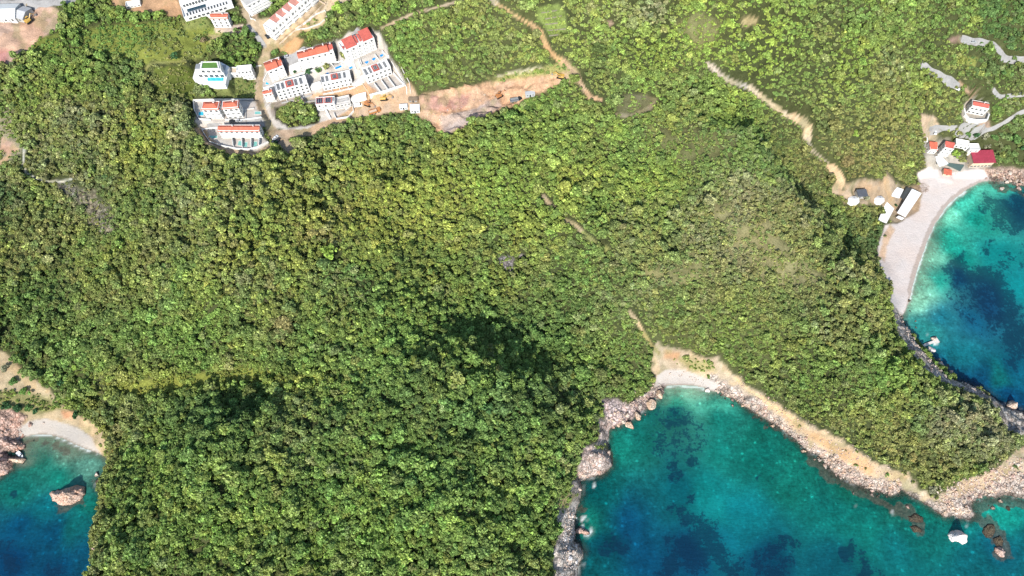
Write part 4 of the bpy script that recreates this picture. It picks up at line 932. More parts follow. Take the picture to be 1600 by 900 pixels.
big_rock('rock', 'flat brown reef under the sandy point of the headland', [(1418,806),(1430,802),(1441,808),(1442,815),(1432,818),(1420,815)], M_ROCK['weed'], .9, seed=9)
big_rock('rock', 'long brown reef south of the flat brown reef', [(1420,822),(1432,820),(1442,828),(1440,834),(1428,831)], M_ROCK['weed'], .7, seed=12)
big_rock('rock', 'upper red rock finger beside the moored boat', [(2,694),(16,691),(30,694),(40,697),(40,702),(26,703),(12,704),(4,706)], M_ROCK['red'], 3.2, seed=13)
big_rock('rock', 'lower red rock finger beside the moored boat', [(12,714),(24,716),(38,715),(41,718),(36,724),(24,722),(14,721)], M_ROCK['tan'], 2.6, seed=14)
big_rock('rock', 'rounded pink cliff rock at the left edge under the boat slot', [(-14,716),(4,716),(14,724),(17,732),(12,740),(2,744),(-14,748)], M_ROCK['pink'], 5, seed=15)
big_rock('rock', 'grey jutting rock in foam under the western cliff', [(899,826),(906,824),(916,828),(925,832),(920,836),(908,834),(900,834)], M_ROCK['pink'], 1.8, seed=16)
big_rock('rock', 'pale rock knob standing on the right cliff above the bay', [(1572,627),(1582,626),(1588,632),(1586,641),(1576,641),(1571,635)], M_ROCK['pale'], 6, seed=17)
HAND = [ # the pale boulder heap and other rocks one can single out
 (1030,617,17,'tan','big tan slab, uppermost of the pale boulder heap'),(1016,632,17,'tan','round tan boulder in the middle of the pale heap'),(996,650,14,'tan','tan boulder in the lower part of the pale heap'),(983,664,16,'tan','lowest tan boulder of the pale heap by the water'),
 (1007,617,9,'grey','grey boulder on top of the pale heap'),(1000,636,9,'grey','grey boulder between the big tan boulders'),(1008,648,6,'pale','small boulder at the water below the round tan boulder'),(974,658,9,'pale','pale boulder at the left of the heap'),
 (966,664,8,'tan','tan boulder left of the lowest slab'),(958,668,7,'pink','pink boulder at the left foot of the heap'),(1004,606,8,'grey','dark boulder above the heap near the grass'),(990,612,10,'pale','pale slab by the grass above the heap'),(980,648,10,'pale','pale boulder inside the light scree'),
 (1106,610,9,'white','white boulder at the east end of the middle beach'),(1122,612,7,'pale','pale boulder right of the white one'),(1152,626,5,'tan','tan stone in the shallows east of the beach'),
 (1207,666,8,'tan','tan boulder in the wet stones of the south shore'),(1198,668,5,'pink','pink stone left of the tan shore boulder'),(1254,705,9,'tan','tan boulder at the corner of the south shore'),(1272,718,7,'tan','loose tan boulder in the water by the dark reef'),(1289,728,9,'pale','pale squared boulder standing in the dark reef'),
 (1279,717,6,'pale','pale stone beside the loose tan boulder'),(1313,747,6,'pale','pale boulder on the dark reef edge'),(1304,733,6,'tan','tan stone right of the squared boulder'),(1332,771,6,'pale','lone pale stone at the edge of the reef'),(1361,773,8,'pale','pale boulder on the outer reef'),(1370,776,5,'tan','tan stone right of the outer reef boulder'),
 (1416,792,9,'pink','pink oblong boulder on the brown reef'),(1562,783,9,'tan','tan boulder in the turquoise pool'),(1550,794,9,'pale','pale boulder left of the turquoise pool'),(1543,790,5,'grey','grey stone near the turquoise pool'),(1572,795,8,'weed','dark rock under the turquoise pool'),
 (1456,531,12,'pale','large pale boulder at the jetty on the right bay'),(1452,548,13,'white','whitish slab below the jetty'),(1429,503,5,'tan','tan boulder in shallows at the end of the big beach'),(1430,512,5,'tan','second tan boulder below the end of the beach'),(1420,470,5,'weed','dark stone in the swash of the big beach'),(1421,486,4,'weed','dark stone lower in the swash'),
 (1468,571,11,'grey','grey boulder under the cliff of the right bay'),(1484,582,9,'grey','further grey boulder under the right cliff'),
 (1563,296,9,'grey','grey rock in the shallows of the right bay'),(1590,295,9,'pink','pinkish rock in the right shallows near the edge'),(1602,308,14,'grey','dark rock at the right edge in the bay'),(1573,285,8,'grey','dark rock on the shore of the right bay'),(1541,279,4,'pink','small rock at the end of the right beach'),
 (48,663,9,'red','red rock block standing on the left beach'),(68,661,5,'grey','grey stone on the pebbles of the left beach'),(53,689,3,'weed','dark stone in the left shallows'),(86,688,2.5,'weed','tiny dark stone under water near the left beach'),
 (153,742,10,'grey','grey rock jutting at the foot of the wood over the left cove'),(148,856,9,'pink','pale rock at the water under the left wood'),(936,737,9,'pink','pink rock block at the tip of the small western point'),(950,708,10,'pale','pale slab on the small western point'),
 (912,742,10,'pale','pale round rock on the western ledge'),(905,764,9,'grey','dark rock below the sandy western ledge'),(1463,283,2,'tan','stone')]
for h in HAND[:-1]: boulder(h[0], h[1], h[2], h[3], h[4])
# loose blocks strewn along the shores
BANDS = [ # centre line, half width px, size range px, count, kinds, words
 ([(1118,608),(1160,628),(1205,652),(1250,688),(1280,708)],9,(3.5,7.5),62,['pale','pink','tan','pale'],'south shore'),
 ([(1280,708),(1320,735),(1360,758),(1405,765)],13,(4,9),56,['pale','pink','tan','pale'],'shore behind the reef'),
 ([(1470,785),(1510,765),(1560,752),(1600,735)],20,(4,10),70,['pink','tan','pale','grey'],'headland rock field'),
 ([(1462,783),(1500,800),(1515,795)],7,(4,8),20,['pale','tan'],'point near the white boulder'),
 ([(1550,272),(1575,278),(1600,285)],10,(4,8),24,['pink','tan','grey'],'big beach rocky end'),
 ([(1404,490),(1425,530),(1450,562),(1490,594),(1540,612)],4,(3,7),34,['grey','grey','pale'],'right cliff shore'),
 ([(955,665),(975,640),(1010,620),(1034,605)],12,(3,7),30,['pale','grey','tan'],'pale boulder heap'),
 ([(905,750),(920,720),(948,700)],12,(3,8),16,['pink','pale'],'small western point'),
 ([(893,800),(890,840),(892,890)],11,(3,9),34,['grey','pale','white'],'western cliff foot'),
 ([(-5,680),(20,660),(35,690),(10,720)],12,(3,8),26,['red','pink','red'],'left cove red rocks'),
 ([(1150,602),(1200,630),(1250,665),(1300,695),(1350,722),(1400,748)],12,(2.5,5.5),40,['pale','tan','pink'],'sandy slope'),
 ([(1470,770),(1520,748),(1560,735),(1600,715)],10,(3,6),20,['pale','tan','pink'],'upper headland shore'),
 ([(1040,590),(1070,585),(1105,598)],6,(2,4),8,['pale','grey'],'middle beach top'),
 ([(650,190),(690,180),(730,160),(790,150)],8,(2,5),14,['pink','tan'],'bare earthworks')]
rr = random.Random(5)
RUBBLE = []
tot = 0; BLK = {}
for line, hw, (s0, s1), cnt, kinds, words in BANDS:
    segs = [(a, b, math.hypot(b[0] - a[0], b[1] - a[1])) for a, b in zip(line[:-1], line[1:])]; L = sum(s[2] for s in segs)
    for k in range(cnt * 7):
        q = rr.uniform(0, L)
        for a, b, l in segs:
            if q <= l: break
            q -= l
        t_ = q / l; off = rr.gauss(0, .55) * hw; nxn, nyn = -(b[1] - a[1]) / l, (b[0] - a[0]) / l
        u = a[0] + (b[0] - a[0]) * t_ + nxn * off; v = a[1] + (b[1] - a[1]) * t_ + nyn * off
        if k < cnt * .6:
            s = s0 + (s1 - s0) * rr.random() ** 2
            kd = rr.choice(kinds); kw = {'pale': 'beige', 'pink': 'pinkish', 'tan': 'tan', 'grey': 'grey', 'white': 'whitish', 'red': 'reddish', 'weed': 'brown'}[kd]
            size = 'small' if s < s0 + .18 * (s1 - s0) else 'middling' if s < s0 + .55 * (s1 - s0) else 'large'
            lab = '%s %s angular block on the %s' % (size, kw, words)
            BLK.setdefault((size, kw, words), []).append((u, boulder(u, v, s, kd, lab))); tot += 1
        else: RUBBLE.append((u, v, rr.uniform(1.2, s0 * 1.15), kinds))
ORD = ['first', 'second', 'third', 'fourth', 'fifth', 'sixth', 'seventh', 'eighth', 'ninth', 'tenth', 'eleventh', 'twelfth', 'thirteenth', 'fourteenth', 'fifteenth', 'sixteenth', 'seventeenth', 'eighteenth', 'nineteenth', 'twentieth']
for (sz, kw, words), Lb in BLK.items():
    Lb.sort(key=lambda q: q[0])
    for n_, (u, o) in enumerate(Lb):
        o['group'] = '%s %s blocks on the %s' % (sz, kw, words)
        o['label'] = ('%s %s angular block on the %s' % (sz, kw, words)) if len(Lb) == 1 else '%s from left of %s %s angular blocks on the %s' % (ORD[min(n_, 19)], sz, kw, words)
print('blocks', tot)
hu = np.array([q[0] for q in RUBBLE]); hv = np.array([q[1] for q in RUBBLE]); hx, hy, hz = hit(hu, hv)
Vr = []; Fr = []; base = 0
proto = []
for i in range(4):
    m_ = boulder_mesh(200 + i, 1); proto.append((np.array([v.co[:] for v in m_.vertices]), [tuple(p.vertices) for p in m_.polygons])); bpy.data.meshes.remove(m_)
MI = []
KS = list(M_ROCK)
for i, (u, v, s, kinds) in enumerate(RUBBLE):
    pv, pf = proto[i % 4]; a = rr.uniform(0, 6.28); ca, sa = math.cos(a), math.sin(a); sc = s * .42 / 2 * 1.1
    X = pv * np.array([sc, sc * .8, sc * .7]); X = np.column_stack([X[:, 0] * ca - X[:, 1] * sa, X[:, 0] * sa + X[:, 1] * ca, X[:, 2]])
    z = max(float(hz[i]), -.9); X = X + np.array([hx[i], hy[i], z + sc * .2]); Vr.append(X)
    kd = KS.index(rr.choice(kinds))
    for f in pf: Fr.append(tuple(base + j for j in f)); MI.append(kd)
    base += len(pv)
me = bpy.data.meshes.new('rubble'); me.from_pydata(np.concatenate(Vr).tolist(), [], Fr)
for k in KS: me.materials.append(M_ROCK[k])
me.polygons.foreach_set('material_index', np.array(MI, np.int32))
tagit(link('shore_rubble', me), 'small broken stones strewn along the rocky shores', 'rubble', None, 'stuff')

# ------------------------------------------------------------------ building materials
M_WHITE = flat('white_plaster', (.74, .73, .70), .85, .12, .5)
M_GREY = flat('grey_concrete', (.42, .41, .39), .9, .25, .8)
M_PALE = flat('pale_paving', (.60, .57, .53), .9, .22, 1.0)
M_TAN = flat('tan_plaster', (.58, .46, .34), .9, .2, .6)
def tile_mat(name, c):
    t = NT(name); tc = t.new('ShaderNodeTexCoord')
    w = t.new('ShaderNodeTexWave'); w.inputs['Scale'].default_value = 1.4; w.inputs['Distortion'].default_value = .3; w.bands_direction = 'X'
    t.l.new(tc.outputs['Object'], w.inputs[0]); n = t.noise(2.2, 4); b = t.noise(.5, 2)
    f = t.math('MULTIPLY', t.rmap(w.outputs[1], 0, 1, .8, 1.06), t.math('MULTIPLY', t.rmap(n, .3, .7, .78, 1.15), t.rmap(b, .3, .7, .88, 1.1)))
    t.color(t.scale(t.mix(0.0, c, c), f)); t.bump(w.outputs[1], .06); return t.m
M_ORANGE = tile_mat('orange_roof_tiles', lin((210, 114, 90)))
M_RED = tile_mat('red_roof_tiles', lin((198, 102, 90)))
M_PINK = tile_mat('faded_pink_roof_tiles', lin((196, 138, 124)))
M_MAROON = tile_mat('maroon_sheet_roof', lin((166, 62, 80)))
M_GLASS = flat('dark_window_glass', (.035, .042, .05), .15, .15, .5, 0, .6)
M_SOLAR = flat('solar_panel_cells', (.02, .025, .05), .2, .15, .8, 0, .5)
M_RAIL = flat('grey_metal_railing', (.34, .35, .36), .5, .1, 1.0, .4)
M_POOL = flat('blue_pool_water', lin((24, 140, 208)), .08, .12, .8, 0, .5)
M_POOLG = flat('teal_pool_water', lin((118, 178, 168)), .08, .12, .8, 0, .5)
M_POOLD = flat('dark_pool_water', lin((30, 62, 78)), .08, .2, .8, 0, .5)
M_POOLL = flat('light_blue_pool_water', lin((60, 180, 205)), .08, .12, .8, 0, .5)
M_TURF = flat('roof_turf', lin((92, 130, 62)), .95, .3, 2.0)
M_CANVAS = flat('white_canvas', (.80, .80, .79), .8, .08, .8)
M_WOOD = flat('weathered_wood', (.26, .19, .13), .9, .3, 2.0)
M_DARKMESH = flat('dark_shade_cloth', (.06, .065, .065), .9, .2, 2.0)
M_TEALROOF = flat('grey_green_sheet_roof', lin((86, 106, 102)), .7, .25, 1.2)
M_TYRE = flat('tyre_rubber', (.02, .02, .02), .9, .2, 2)
def paintm(name, c): return flat(name, c, .35, .1, 1.0, 0, .5)

class MB:
    """collects boxes and prisms; build() links them as one mesh object"""
    def __init__(s): s.bm = bmesh.new(); s.mats = []
    def mi(s, m):
        if m not in s.mats: s.mats.append(m)
        return s.mats.index(m)
    def box(s, x0, x1, y0, y1, z0, z1, m=None, rz=0, piv=None):
        mt = Matrix.Translation(((x0 + x1) / 2, (y0 + y1) / 2, (z0 + z1) / 2)) @ Matrix.Diagonal((x1 - x0, y1 - y0, z1 - z0, 1))
        if rz: p = Vector((piv[0], piv[1], 0)) if piv else Vector(((x0 + x1) / 2, (y0 + y1) / 2, 0)); mt = Matrix.Translation(p) @ Matrix.Rotation(rz, 4, 'Z') @ Matrix.Translation(-p) @ mt
        r = bmesh.ops.create_cube(s.bm, size=1, matrix=mt)
        if m is not None:
            k = s.mi(m)
            for f in {f for v in r['verts'] for f in v.link_faces}: f.material_index = k
        return s
    def prism(s, pts, z0, z1, m=None):
        n = len(pts); zb = z0 if hasattr(z0, '__len__') else [z0] * n; zt = z1 if hasattr(z1, '__len__') else [z1] * n
        b = [s.bm.verts.new((p[0], p[1], zb[i])) for i, p in enumerate(pts)]; t_ = [s.bm.verts.new((p[0], p[1], zt[i])) for i, p in enumerate(pts)]
        fs = [s.bm.faces.new(b[::-1]), s.bm.faces.new(t_)] + [s.bm.faces.new((b[i], b[(i + 1) % n], t_[(i + 1) % n], t_[i])) for i in range(n)]
        if m is not None:
            k = s.mi(m)
            for f in fs: f.material_index = k
        return s
    def poly(s, V, F, m=None):
        vv = [s.bm.verts.new(v) for v in V]; k = s.mi(m) if m is not None else 0
        for f in F: s.bm.faces.new([vv[i] for i in f]).material_index = k
        return s
    def cyl(s, p0, p1, r0, r1=None, seg=8, m=None):
        d = Vector(p1) - Vector(p0); q = d.to_track_quat('Z', 'Y').to_matrix().to_4x4(); q.translation = (Vector(p0) + Vector(p1)) / 2
        r = bmesh.ops.create_cone(s.bm, cap_ends=True, segments=seg, radius1=r0, radius2=r0 if r1 is None else r1, depth=d.length, matrix=q)
        if m is not None:
            k = s.mi(m)
            for f in {f for v in r['verts'] for f in v.link_faces}: f.material_index = k
        return s
    def build(s, name, m=None, parent=None, bevel=0):
        bmesh.ops.recalc_face_normals(s.bm, faces=s.bm.faces)
        if bevel: bmesh.ops.bevel(s.bm, geom=[e for e in s.bm.edges], offset=bevel, segments=1, affect='EDGES')
        me = bpy.data.meshes.new(name); s.bm.to_mesh(me); s.bm.free()
        for q in (s.mats or [m]): me.materials.append(q)
        if m is not None and not s.mats: pass
        return link(name, me, parent)
WIN = {}
def window_mesh(w, h):
    k = (round(w, 1), round(h, 1))
    if k not in WIN:
        b = MB(); b.box(-w / 2, w / 2, -.05, .05, 0, h, M_GLASS)
        b.box(-w / 2 - .08, w / 2 + .08, -.16, .04, -.14, -.03, M_WHITE); b.box(-.03, .03, -.08, -.051, .03, h - .03, M_WHITE)
        b.box(-w / 2 - .06, -w / 2, -.09, .04, 0, h, M_WHITE); b.box(w / 2, w / 2 + .06, -.09, .04, 0, h, M_WHITE)
        bmesh.ops.recalc_face_normals(b.bm, faces=b.bm.faces); me = bpy.data.meshes.new('window'); b.bm.to_mesh(me); b.bm.free()
        for q in b.mats: me.materials.append(q)
        WIN[k] = me
    return WIN[k]
def window(parent, x, y, z, w, h, rz=0.0, name='window'):
    o = link(name, window_mesh(w, h), parent); o.location = (x, y, z); o.rotation_euler = (0, 0, rz); return o
def gable(b, x0, x1, y0, y1, z, rise, ov=.45, th=.22, hipx=0.0):
    """roof with ridge along x; hipx > 0 pulls the ridge ends in"""
    x0 -= ov; x1 += ov; y0 -= ov; y1 += ov; ym = (y0 + y1) / 2
    for dz in (0,):
        V = [(x0, y0, z), (x1, y0, z), (x1, y1, z), (x0, y1, z), (x0 + hipx, ym, z + rise), (x1 - hipx, ym, z + rise)]
        V2 = [(a, c, d - th) for a, c, d in V]
        F = [(0, 1, 5, 4), (2, 3, 4, 5), (1, 2, 5), (3, 0, 4)] if hipx else [(0, 1, 5, 4), (2, 3, 4, 5)]
        n = 6; F2 = [tuple(i + n for i in f[::-1]) for f in F]
        if hipx: S_ = [(0, 6, 7, 1), (1, 7, 8, 2), (2, 8, 9, 3), (3, 9, 6, 0)]
        else: S_ = [(0, 6, 7, 1), (2, 8, 9, 3), (1, 7, 11, 5), (5, 11, 8, 2), (3, 9, 10, 4), (4, 10, 6, 0)]
        b.poly(V + V2, F + F2 + S_)
def gable_wall(b, x0, x1, y0, y1, z, rise, m):
    ym = (y0 + y1) / 2
    for x in (x0 + .01, x1 - .31): b.poly([(x, y0, z), (x, y1, z), (x, ym, z + rise), (x + .3, y0, z), (x + .3, y1, z), (x + .3, ym, z + rise)], [(0, 2, 1), (3, 4, 5), (0, 1, 4, 3), (1, 2, 5, 4), (2, 0, 3, 5)], m)
def house(site, name, label, cat='house', floors=3, bays=4, roofs=(), wallm=None, ww=1.3, wh=1.5, balcony=True, flat_roof=True, group=None, side=True, parapet=.7, chimney=True, skip_cols=()):
    wallm = wallm or M_WHITE; W, D, h = site.W, site.D, site.h
    e = empty(name, label, cat, (site.a[0], site.a[1], site.z), site.ang, group)
    b = MB(); b.box(0, W, 0, D, -4, h, wallm)
    if flat_roof and parapet:
        for q in ((0, W, 0, .25), (0, W, D - .25, D), (0, .25, .25, D - .25), (W - .25, W, .25, D - .25)): b.box(q[0], q[1], q[2], q[3], h + .002, h + parapet, wallm)
    for k in range(1, bays):          # shallow party-wall ribs
        if W / bays > 4: b.box(k * W / bays - .15, k * W / bays + .15, -.6, -.002, -.5, h - .3, wallm)
    for r in roofs:
        if r[0] == 'gable': gable_wall(b, r[1] * W, r[2] * W, r[3] * D, r[4] * D, h, r[5] - .12, wallm)
    wl_ = b.build('wall', None, e)
    fh = h / floors; n = 0
    for f in range(floors):
        z = f * fh + .75
        hh = min(wh, fh - 1.0)
        for k in range(bays):
            if (f, k) in skip_cols: continue
            window(e, (k + .5) * W / bays, -.02, z, ww, hh)
        if side:
            for q in range(2):
                window(e, W + .02, D * (.3 + .4 * q), z, 1.0, hh * .8, math.pi / 2); window(e, -.02, D * (.3 + .4 * q), z, 1.0, hh * .8, -math.pi / 2)
        if balcony and f > 0:
            bb = MB(); bb.box(.2, W - .2, -1.3, -.61 if bays > 1 and W / bays > 4 else -.003, f * fh - .12, f * fh, wallm)
            bb.box(.2, W - .2, -1.3, -1.24, f * fh + .9, f * fh + .98, M_RAIL)
            for i in range(int(W / 1.2)): bb.box(.25 + i * 1.2, .3 + i * 1.2, -1.29, -1.25, f * fh, f * fh + .9, M_RAIL)
            bb.build('balcony', None, e)
    for r in roofs:
        kind, x0, x1, y0, y1, rise, m = r[:7]; dz = r[7] if len(r) > 7 else 0
        rb = MB()
        if dz: rb.box(x0 * W + .1, x1 * W - .1, y0 * D + .1, y1 * D - .1, h + .003, h + dz, wallm)
        if kind == 'gable': gable(rb, x0 * W, x1 * W, y0 * D, y1 * D, h + dz + .02, rise, .3)
        elif kind == 'hip': gable(rb, x0 * W, x1 * W, y0 * D, y1 * D, h + dz + .02, rise, .4, hipx=min((y1 - y0) * D / 2, (x1 - x0) * W * .42))
        elif kind == 'mono': rb.prism([(x0 * W - .1, y0 * D - .3), (x1 * W + .1, y0 * D - .3), (x1 * W + .1, y1 * D), (x0 * W - .1, y1 * D)], [h + dz + .02] * 2 + [h + dz + rise] * 2, [h + dz + .22] * 2 + [h + dz + rise + .2] * 2, m)
        elif kind == 'slab': rb.box(x0 * W, x1 * W, y0 * D, y1 * D, h + dz + .004, h + dz + rise, m)
        if rb.mats and kind in ('gable', 'hip') :
            k = rb.mi(m)
            for f_ in rb.bm.faces:
                pass
        ro = rb.build('roof', m, e)
        if dz and kind in ('gable', 'hip'):
            me = ro.data; me.materials.clear(); me.materials.append(wallm); me.materials.append(m)
            for p in me.polygons: p.material_index = 0 if p.index < 6 else 1
        if chimney and kind in ('gable', 'hip'):
            c = MB(); cx, cy = (x0 + (x1 - x0) * .7) * W, (y0 + (y1 - y0) * .68) * D
            c.box(cx - .3, cx + .3, cy - .3, cy + .3, h + dz + .2, h + dz + rise + .9, M_WHITE); c.box(cx - .4, cx + .4, cy - .4, cy + .4, h + dz + rise + .9, h + dz + rise + 1.0, M_GREY)
            c.build('chimney', None, ro)
    return e
def roof_lights(e, site, xs, y0, y1, w, m=M_GLASS, z=.0, name='roof_light'):
    for x in xs:
        b = MB(); X = x * site.W; b.box(X - w / 2, X + w / 2, y0 * site.D, y1 * site.D, site.h + z + .01, site.h + z + .16, m)
        for q in (-.5, -.17, .17, .5): b.box(X + q * w - .05, X + q * w + .05, y0 * site.D - .05, y1 * site.D + .05, site.h + z + .17, site.h + z + .24, M_WHITE)
        b.build(name, None, e)
def wpts(pts, z): return [tuple(float(q) for q in unproj(p[0], p[1], z)) for p in pts]
def pool(pts, z, label, m=M_POOL, group=None):
    P = wpts(pts, z); c = np.mean(np.array(P), 0); e = empty('swimming_pool', label, 'pool', (c[0], c[1], z), 0, group)
    L = [(p[0] - c[0], p[1] - c[1]) for p in P]; n = len(L); o = [(a * 1.0 + .55 * a / math.hypot(a, b_), b_ + .55 * b_ / math.hypot(a, b_)) for a, b_ in L]
    b = MB()
    for i in range(n):
        j = (i + 1) % n; b.prism([L[i], o[i], o[j], L[j]], -.3, .16)
    b.build('coping', M_PALE, e); w_ = MB(); w_.prism([(a * .999, b_ * .999) for a, b_ in L], -.28, .07); w_.build('water', m, e); return e
def gwall(pts, hgt, label, m=None, th=.3, z=None, name='garden_wall', closed=False, zoff=0):
    """free-standing wall following the ground"""
    m = m or M_WHITE; dense = []
    for a, b_ in zip(pts[:-1], pts[1:]):
        n = max(1, int(math.hypot(b_[0] - a[0], b_[1] - a[1]) / 5))
        dense += [(a[0] + (b_[0] - a[0]) * k / n, a[1] + (b_[1] - a[1]) * k / n) for k in range(n)]
    dense.append(pts[-1]); d = np.array(dense, float)
    if z is None: x, y, zz = hit(d[:, 0], d[:, 1]); zz = ground_z(x, y)
    else: x, y = unproj(d[:, 0], d[:, 1], z); zz = np.full(x.shape, z)
    tx = np.gradient(x); ty = np.gradient(y); L = np.hypot(tx, ty) + 1e-6; nx_, ny_ = -ty / L * th / 2, tx / L * th / 2
    o0 = np.array([x[0], y[0], zz[0]]); V = []; F = []
    for i in range(len(x)):
        for sx in (-1, 1):
            for zq in (-2.5, hgt): V.append((x[i] + nx_[i] * sx - o0[0], y[i] + ny_[i] * sx - o0[1], zz[i] + zq + zoff - o0[2]))
    for i in range(len(x) - 1):
        a = i * 4; b_ = a + 4; F += [(a, b_, b_ + 1, a + 1), (a + 2, a + 3, b_ + 3, b_ + 2), (a + 1, b_ + 1, b_ + 3, a + 3)]
    F += [(0, 1, 3, 2), (b_, b_ + 2, b_ + 3, b_ + 1)]
    mb = MB(); mb.poly(V, F, m); o = mb.build(name); o.location = tuple(o0); tagit(o, label, 'wall'); return o

# ------------------------------------------------------------------ the hillside development
e = house(S['H1'], 'house', 'white house with two-part orange roof beside the dirt road', floors=4, bays=3, roofs=[('gable', .0, .68, .05, .95, 1.8, M_ORANGE, .5), ('gable', .72, 1, .2, .95, 1.2, M_ORANGE)])
e = house(S['H2'], 'terraced_block', 'white terrace under three stepped orange roofs', 'terraced block', floors=4, bays=6, roofs=[('gable', .02, .3, .05, .9, 1.7, M_ORANGE), ('gable', .33, .52, .15, .95, 1.5, M_ORANGE, .3), ('gable', .55, .86, .1, .98, 2.0, M_ORANGE, .8), ('gable', .88, 1, .3, 1, 1.2, M_RED, .5)])
e = house(S['H3'], 'terraced_block', 'white terrace with two big flat red roofs above three blue pools', 'terraced block', floors=4, bays=5, roofs=[('mono', .1, .44, .12, .92, 2.2, M_RED, .2), ('mono', .47, .53, .3, .92, 1.4, M_RED), ('mono', .58, .64, .3, .92, 1.4, M_RED), ('mono', .66, .98, .12, .98, 2.4, M_RED, .2), ('slab', .02, .07, .3, .5, .8, M_RED)])
for k, lab, rl in (('H4', 'white block with skylights, left of the three skylight blocks, nearest the road', (.10, .24, .66, .82)), ('H5', 'white block with skylights, middle one of three behind the earth bank', (.06, .2, .64, .8)), ('H6', 'white block with skylights, upper right one above the four walled courts', (.08, .24, .66, .84))):
    e = house(S[k], 'terraced_block', lab, 'terraced block', floors=3 if k == 'H4' else 2, bays=7 if k != 'H6' else 6, roofs=[('slab', .34, .58, .08, .9, .5, M_RED)], ww=1.2, balcony=k != 'H4', parapet=.5)
    roof_lights(e, S[k], rl, .1, .88, S[k].W * .085); roof_lights(e, S[k], (.46,), .25, .75, S[k].W * .12, z=.5)
e = house(S['H7'], 'house', 'house with dark solar panels on its red roof by the leafy mound', floors=2, bays=3, roofs=[('slab', 0, .4, .1, 1, .3, M_RED), ('slab', .45, .86, .1, 1, .3, M_RED), ('slab', .88, 1, .3, 1, .3, M_GREY)], side=False)
roof_lights(e, S['H7'], (.2, .66), .2, .85, S['H7'].W * .28, M_SOLAR, .3, 'solar_panel'); roof_lights(e, S['H7'], (.94,), .4, .9, S['H7'].W * .1, M_SOLAR, .3, 'solar_panel')
e = house(S['H7b'], 'house', 'unfinished flat-roofed grey house right of the solar panel house', floors=2, bays=4, wallm=M_PALE, side=False, roofs=[('slab', .1, .9, .35, .45, .5, M_GREY), ('slab', .1, .9, .6, .7, .5, M_GREY), ('slab', .1, .2, .46, .59, .5, M_GREY), ('slab', .8, .9, .46, .59, .5, M_GREY)])
e = house(S['H8'], 'house', 'tiny white house with small orange roof at the road corner', floors=3, bays=2, roofs=[('gable', .02, .98, .05, .95, 1.0, M_ORANGE)], ww=1.0)
# villa with turf roof
s = S['VIL'] = None
def villa():
    zb = ZV; P = lambda pts, z: wpts(pts, z)
    c = P([(328, 116)], zb)[0]; e = empty('villa', 'white villa with green turf roof and L-shaped pool', 'villa', (c[0], c[1], zb), 0)
    rel = lambda pts, z: [(p[0] - c[0], p[1] - c[1]) for p in P(pts, z)]
    b = MB(); b.prism(rel([(301,122),(306,104),(312,98),(345,97),(358,104),(352,133),(336,133),(318,131)], zb + 3), -3, 3, M_WHITE)
    b.build('terrace_deck', None, e)
    b = MB(); b.prism(rel([(308,116),(308,101),(346,101),(350,116)], zb + 6.2), 3.003, 6.2, M_WHITE); 
    b.prism(rel([(312,109),(314,96),(343,96),(345,109)], zb + 9.4), 6.203, 9.4, M_WHITE); b.build('wall', None, e)
    b = MB(); b.prism(rel([(315.5,106),(317,98),(338,97.5),(340,105.5)], zb + 9.65), 9.403, 9.65, M_TURF); b.build('turf_roof', None, e)
    b = MB()
    q = rel([(314,107.5),(316,97),(340,96.5),(342,107)], zb + 9.9)
    for i in range(4):
        a, d = q[i], q[(i + 1) % 4]; L = math.hypot(d[0] - a[0], d[1] - a[1]); nx_, ny_ = -(d[1] - a[1]) / L * .2, (d[0] - a[0]) / L * .2
        b.prism([(a[0] - nx_, a[1] - ny_), (d[0] - nx_, d[1] - ny_), (d[0] + nx_, d[1] + ny_), (a[0] + nx_, a[1] + ny_)], 9.402, 10.1)
    b.build('parapet', M_WHITE, e)
    for (u, v, z, w) in ((309.5,104,6.2,3.2),(349,106,3.0,3)):
        r = rel([(u, v)], zb + z)[0]; g = MB(); g.box(r[0] - w / 2, r[0] + w / 2, r[1] - 2, r[1] + 2, z + .01, z + .2, M_RAIL); g.build('roof_grille', None, e)
    fr = rel([(308,116),(350,116)], zb + 6.2)
    for k in range(5): 
        x = fr[0][0] + (fr[1][0] - fr[0][0]) * (k + .5) / 5; y = fr[0][1] + (fr[1][1] - fr[0][1]) * (k + .5) / 5 - .03; window(e, x, y, 3.6, 2.2, 2.1)
    fr = rel([(312,109),(345,109)], zb + 9.4)
    for k in range(4): x = fr[0][0] + (fr[1][0] - fr[0][0]) * (k + .5) / 4; window(e, x, fr[0][1] - .03, 6.9, 2.0, 1.9)
    fr = rel([(306,128),(318,131),(336,133),(352,133)], zb + 3)
    p = MB(); p.prism(rel([(324,124.5),(325,120),(342,119.5),(343,117),(350,117),(349,126.5),(325,126.5)], zb + 3), 3.004, 3.12, M_POOLL)
    p.build('pool_water', None, e)
villa()
e = house(S['H10'], 'annexe', 'white boxy annexe between the turf-roofed villa and the road', 'house', floors=3, bays=4, side=True, ww=1.1)
e = house(S['H10b'], 'terrace_wing', 'low tan-topped wing joining villa and annexe', 'house', floors=1, bays=2, wallm=M_WHITE, side=False, roofs=[('slab', .04, .96, .05, .95, .1, M_TAN)], balcony=False)
e = house(S['H11a'], 'house', 'white house with orange hipped roof beside a light blue pool', floors=3, bays=3, roofs=[('hip', .0, 1, .0, 1, 1.8, M_ORANGE)], ww=1.6)
e = house(S['H11b'], 'house', 'white house with orange hipped roof, nearer the road, by the green pool', floors=3, bays=3, roofs=[('hip', .0, 1, .0, 1, 1.8, M_ORANGE)], ww=1.6)
e = house(S['H12'], 'terraced_block', 'long white terrace with one long orange roof and four walled courts', 'terraced block', floors=3, bays=8, roofs=[('gable', .0, .49, .0, 1, 1.5, M_ORANGE), ('gable', .51, 1, .0, 1, 1.5, M_ORANGE)], ww=1.5)
z = ZL12
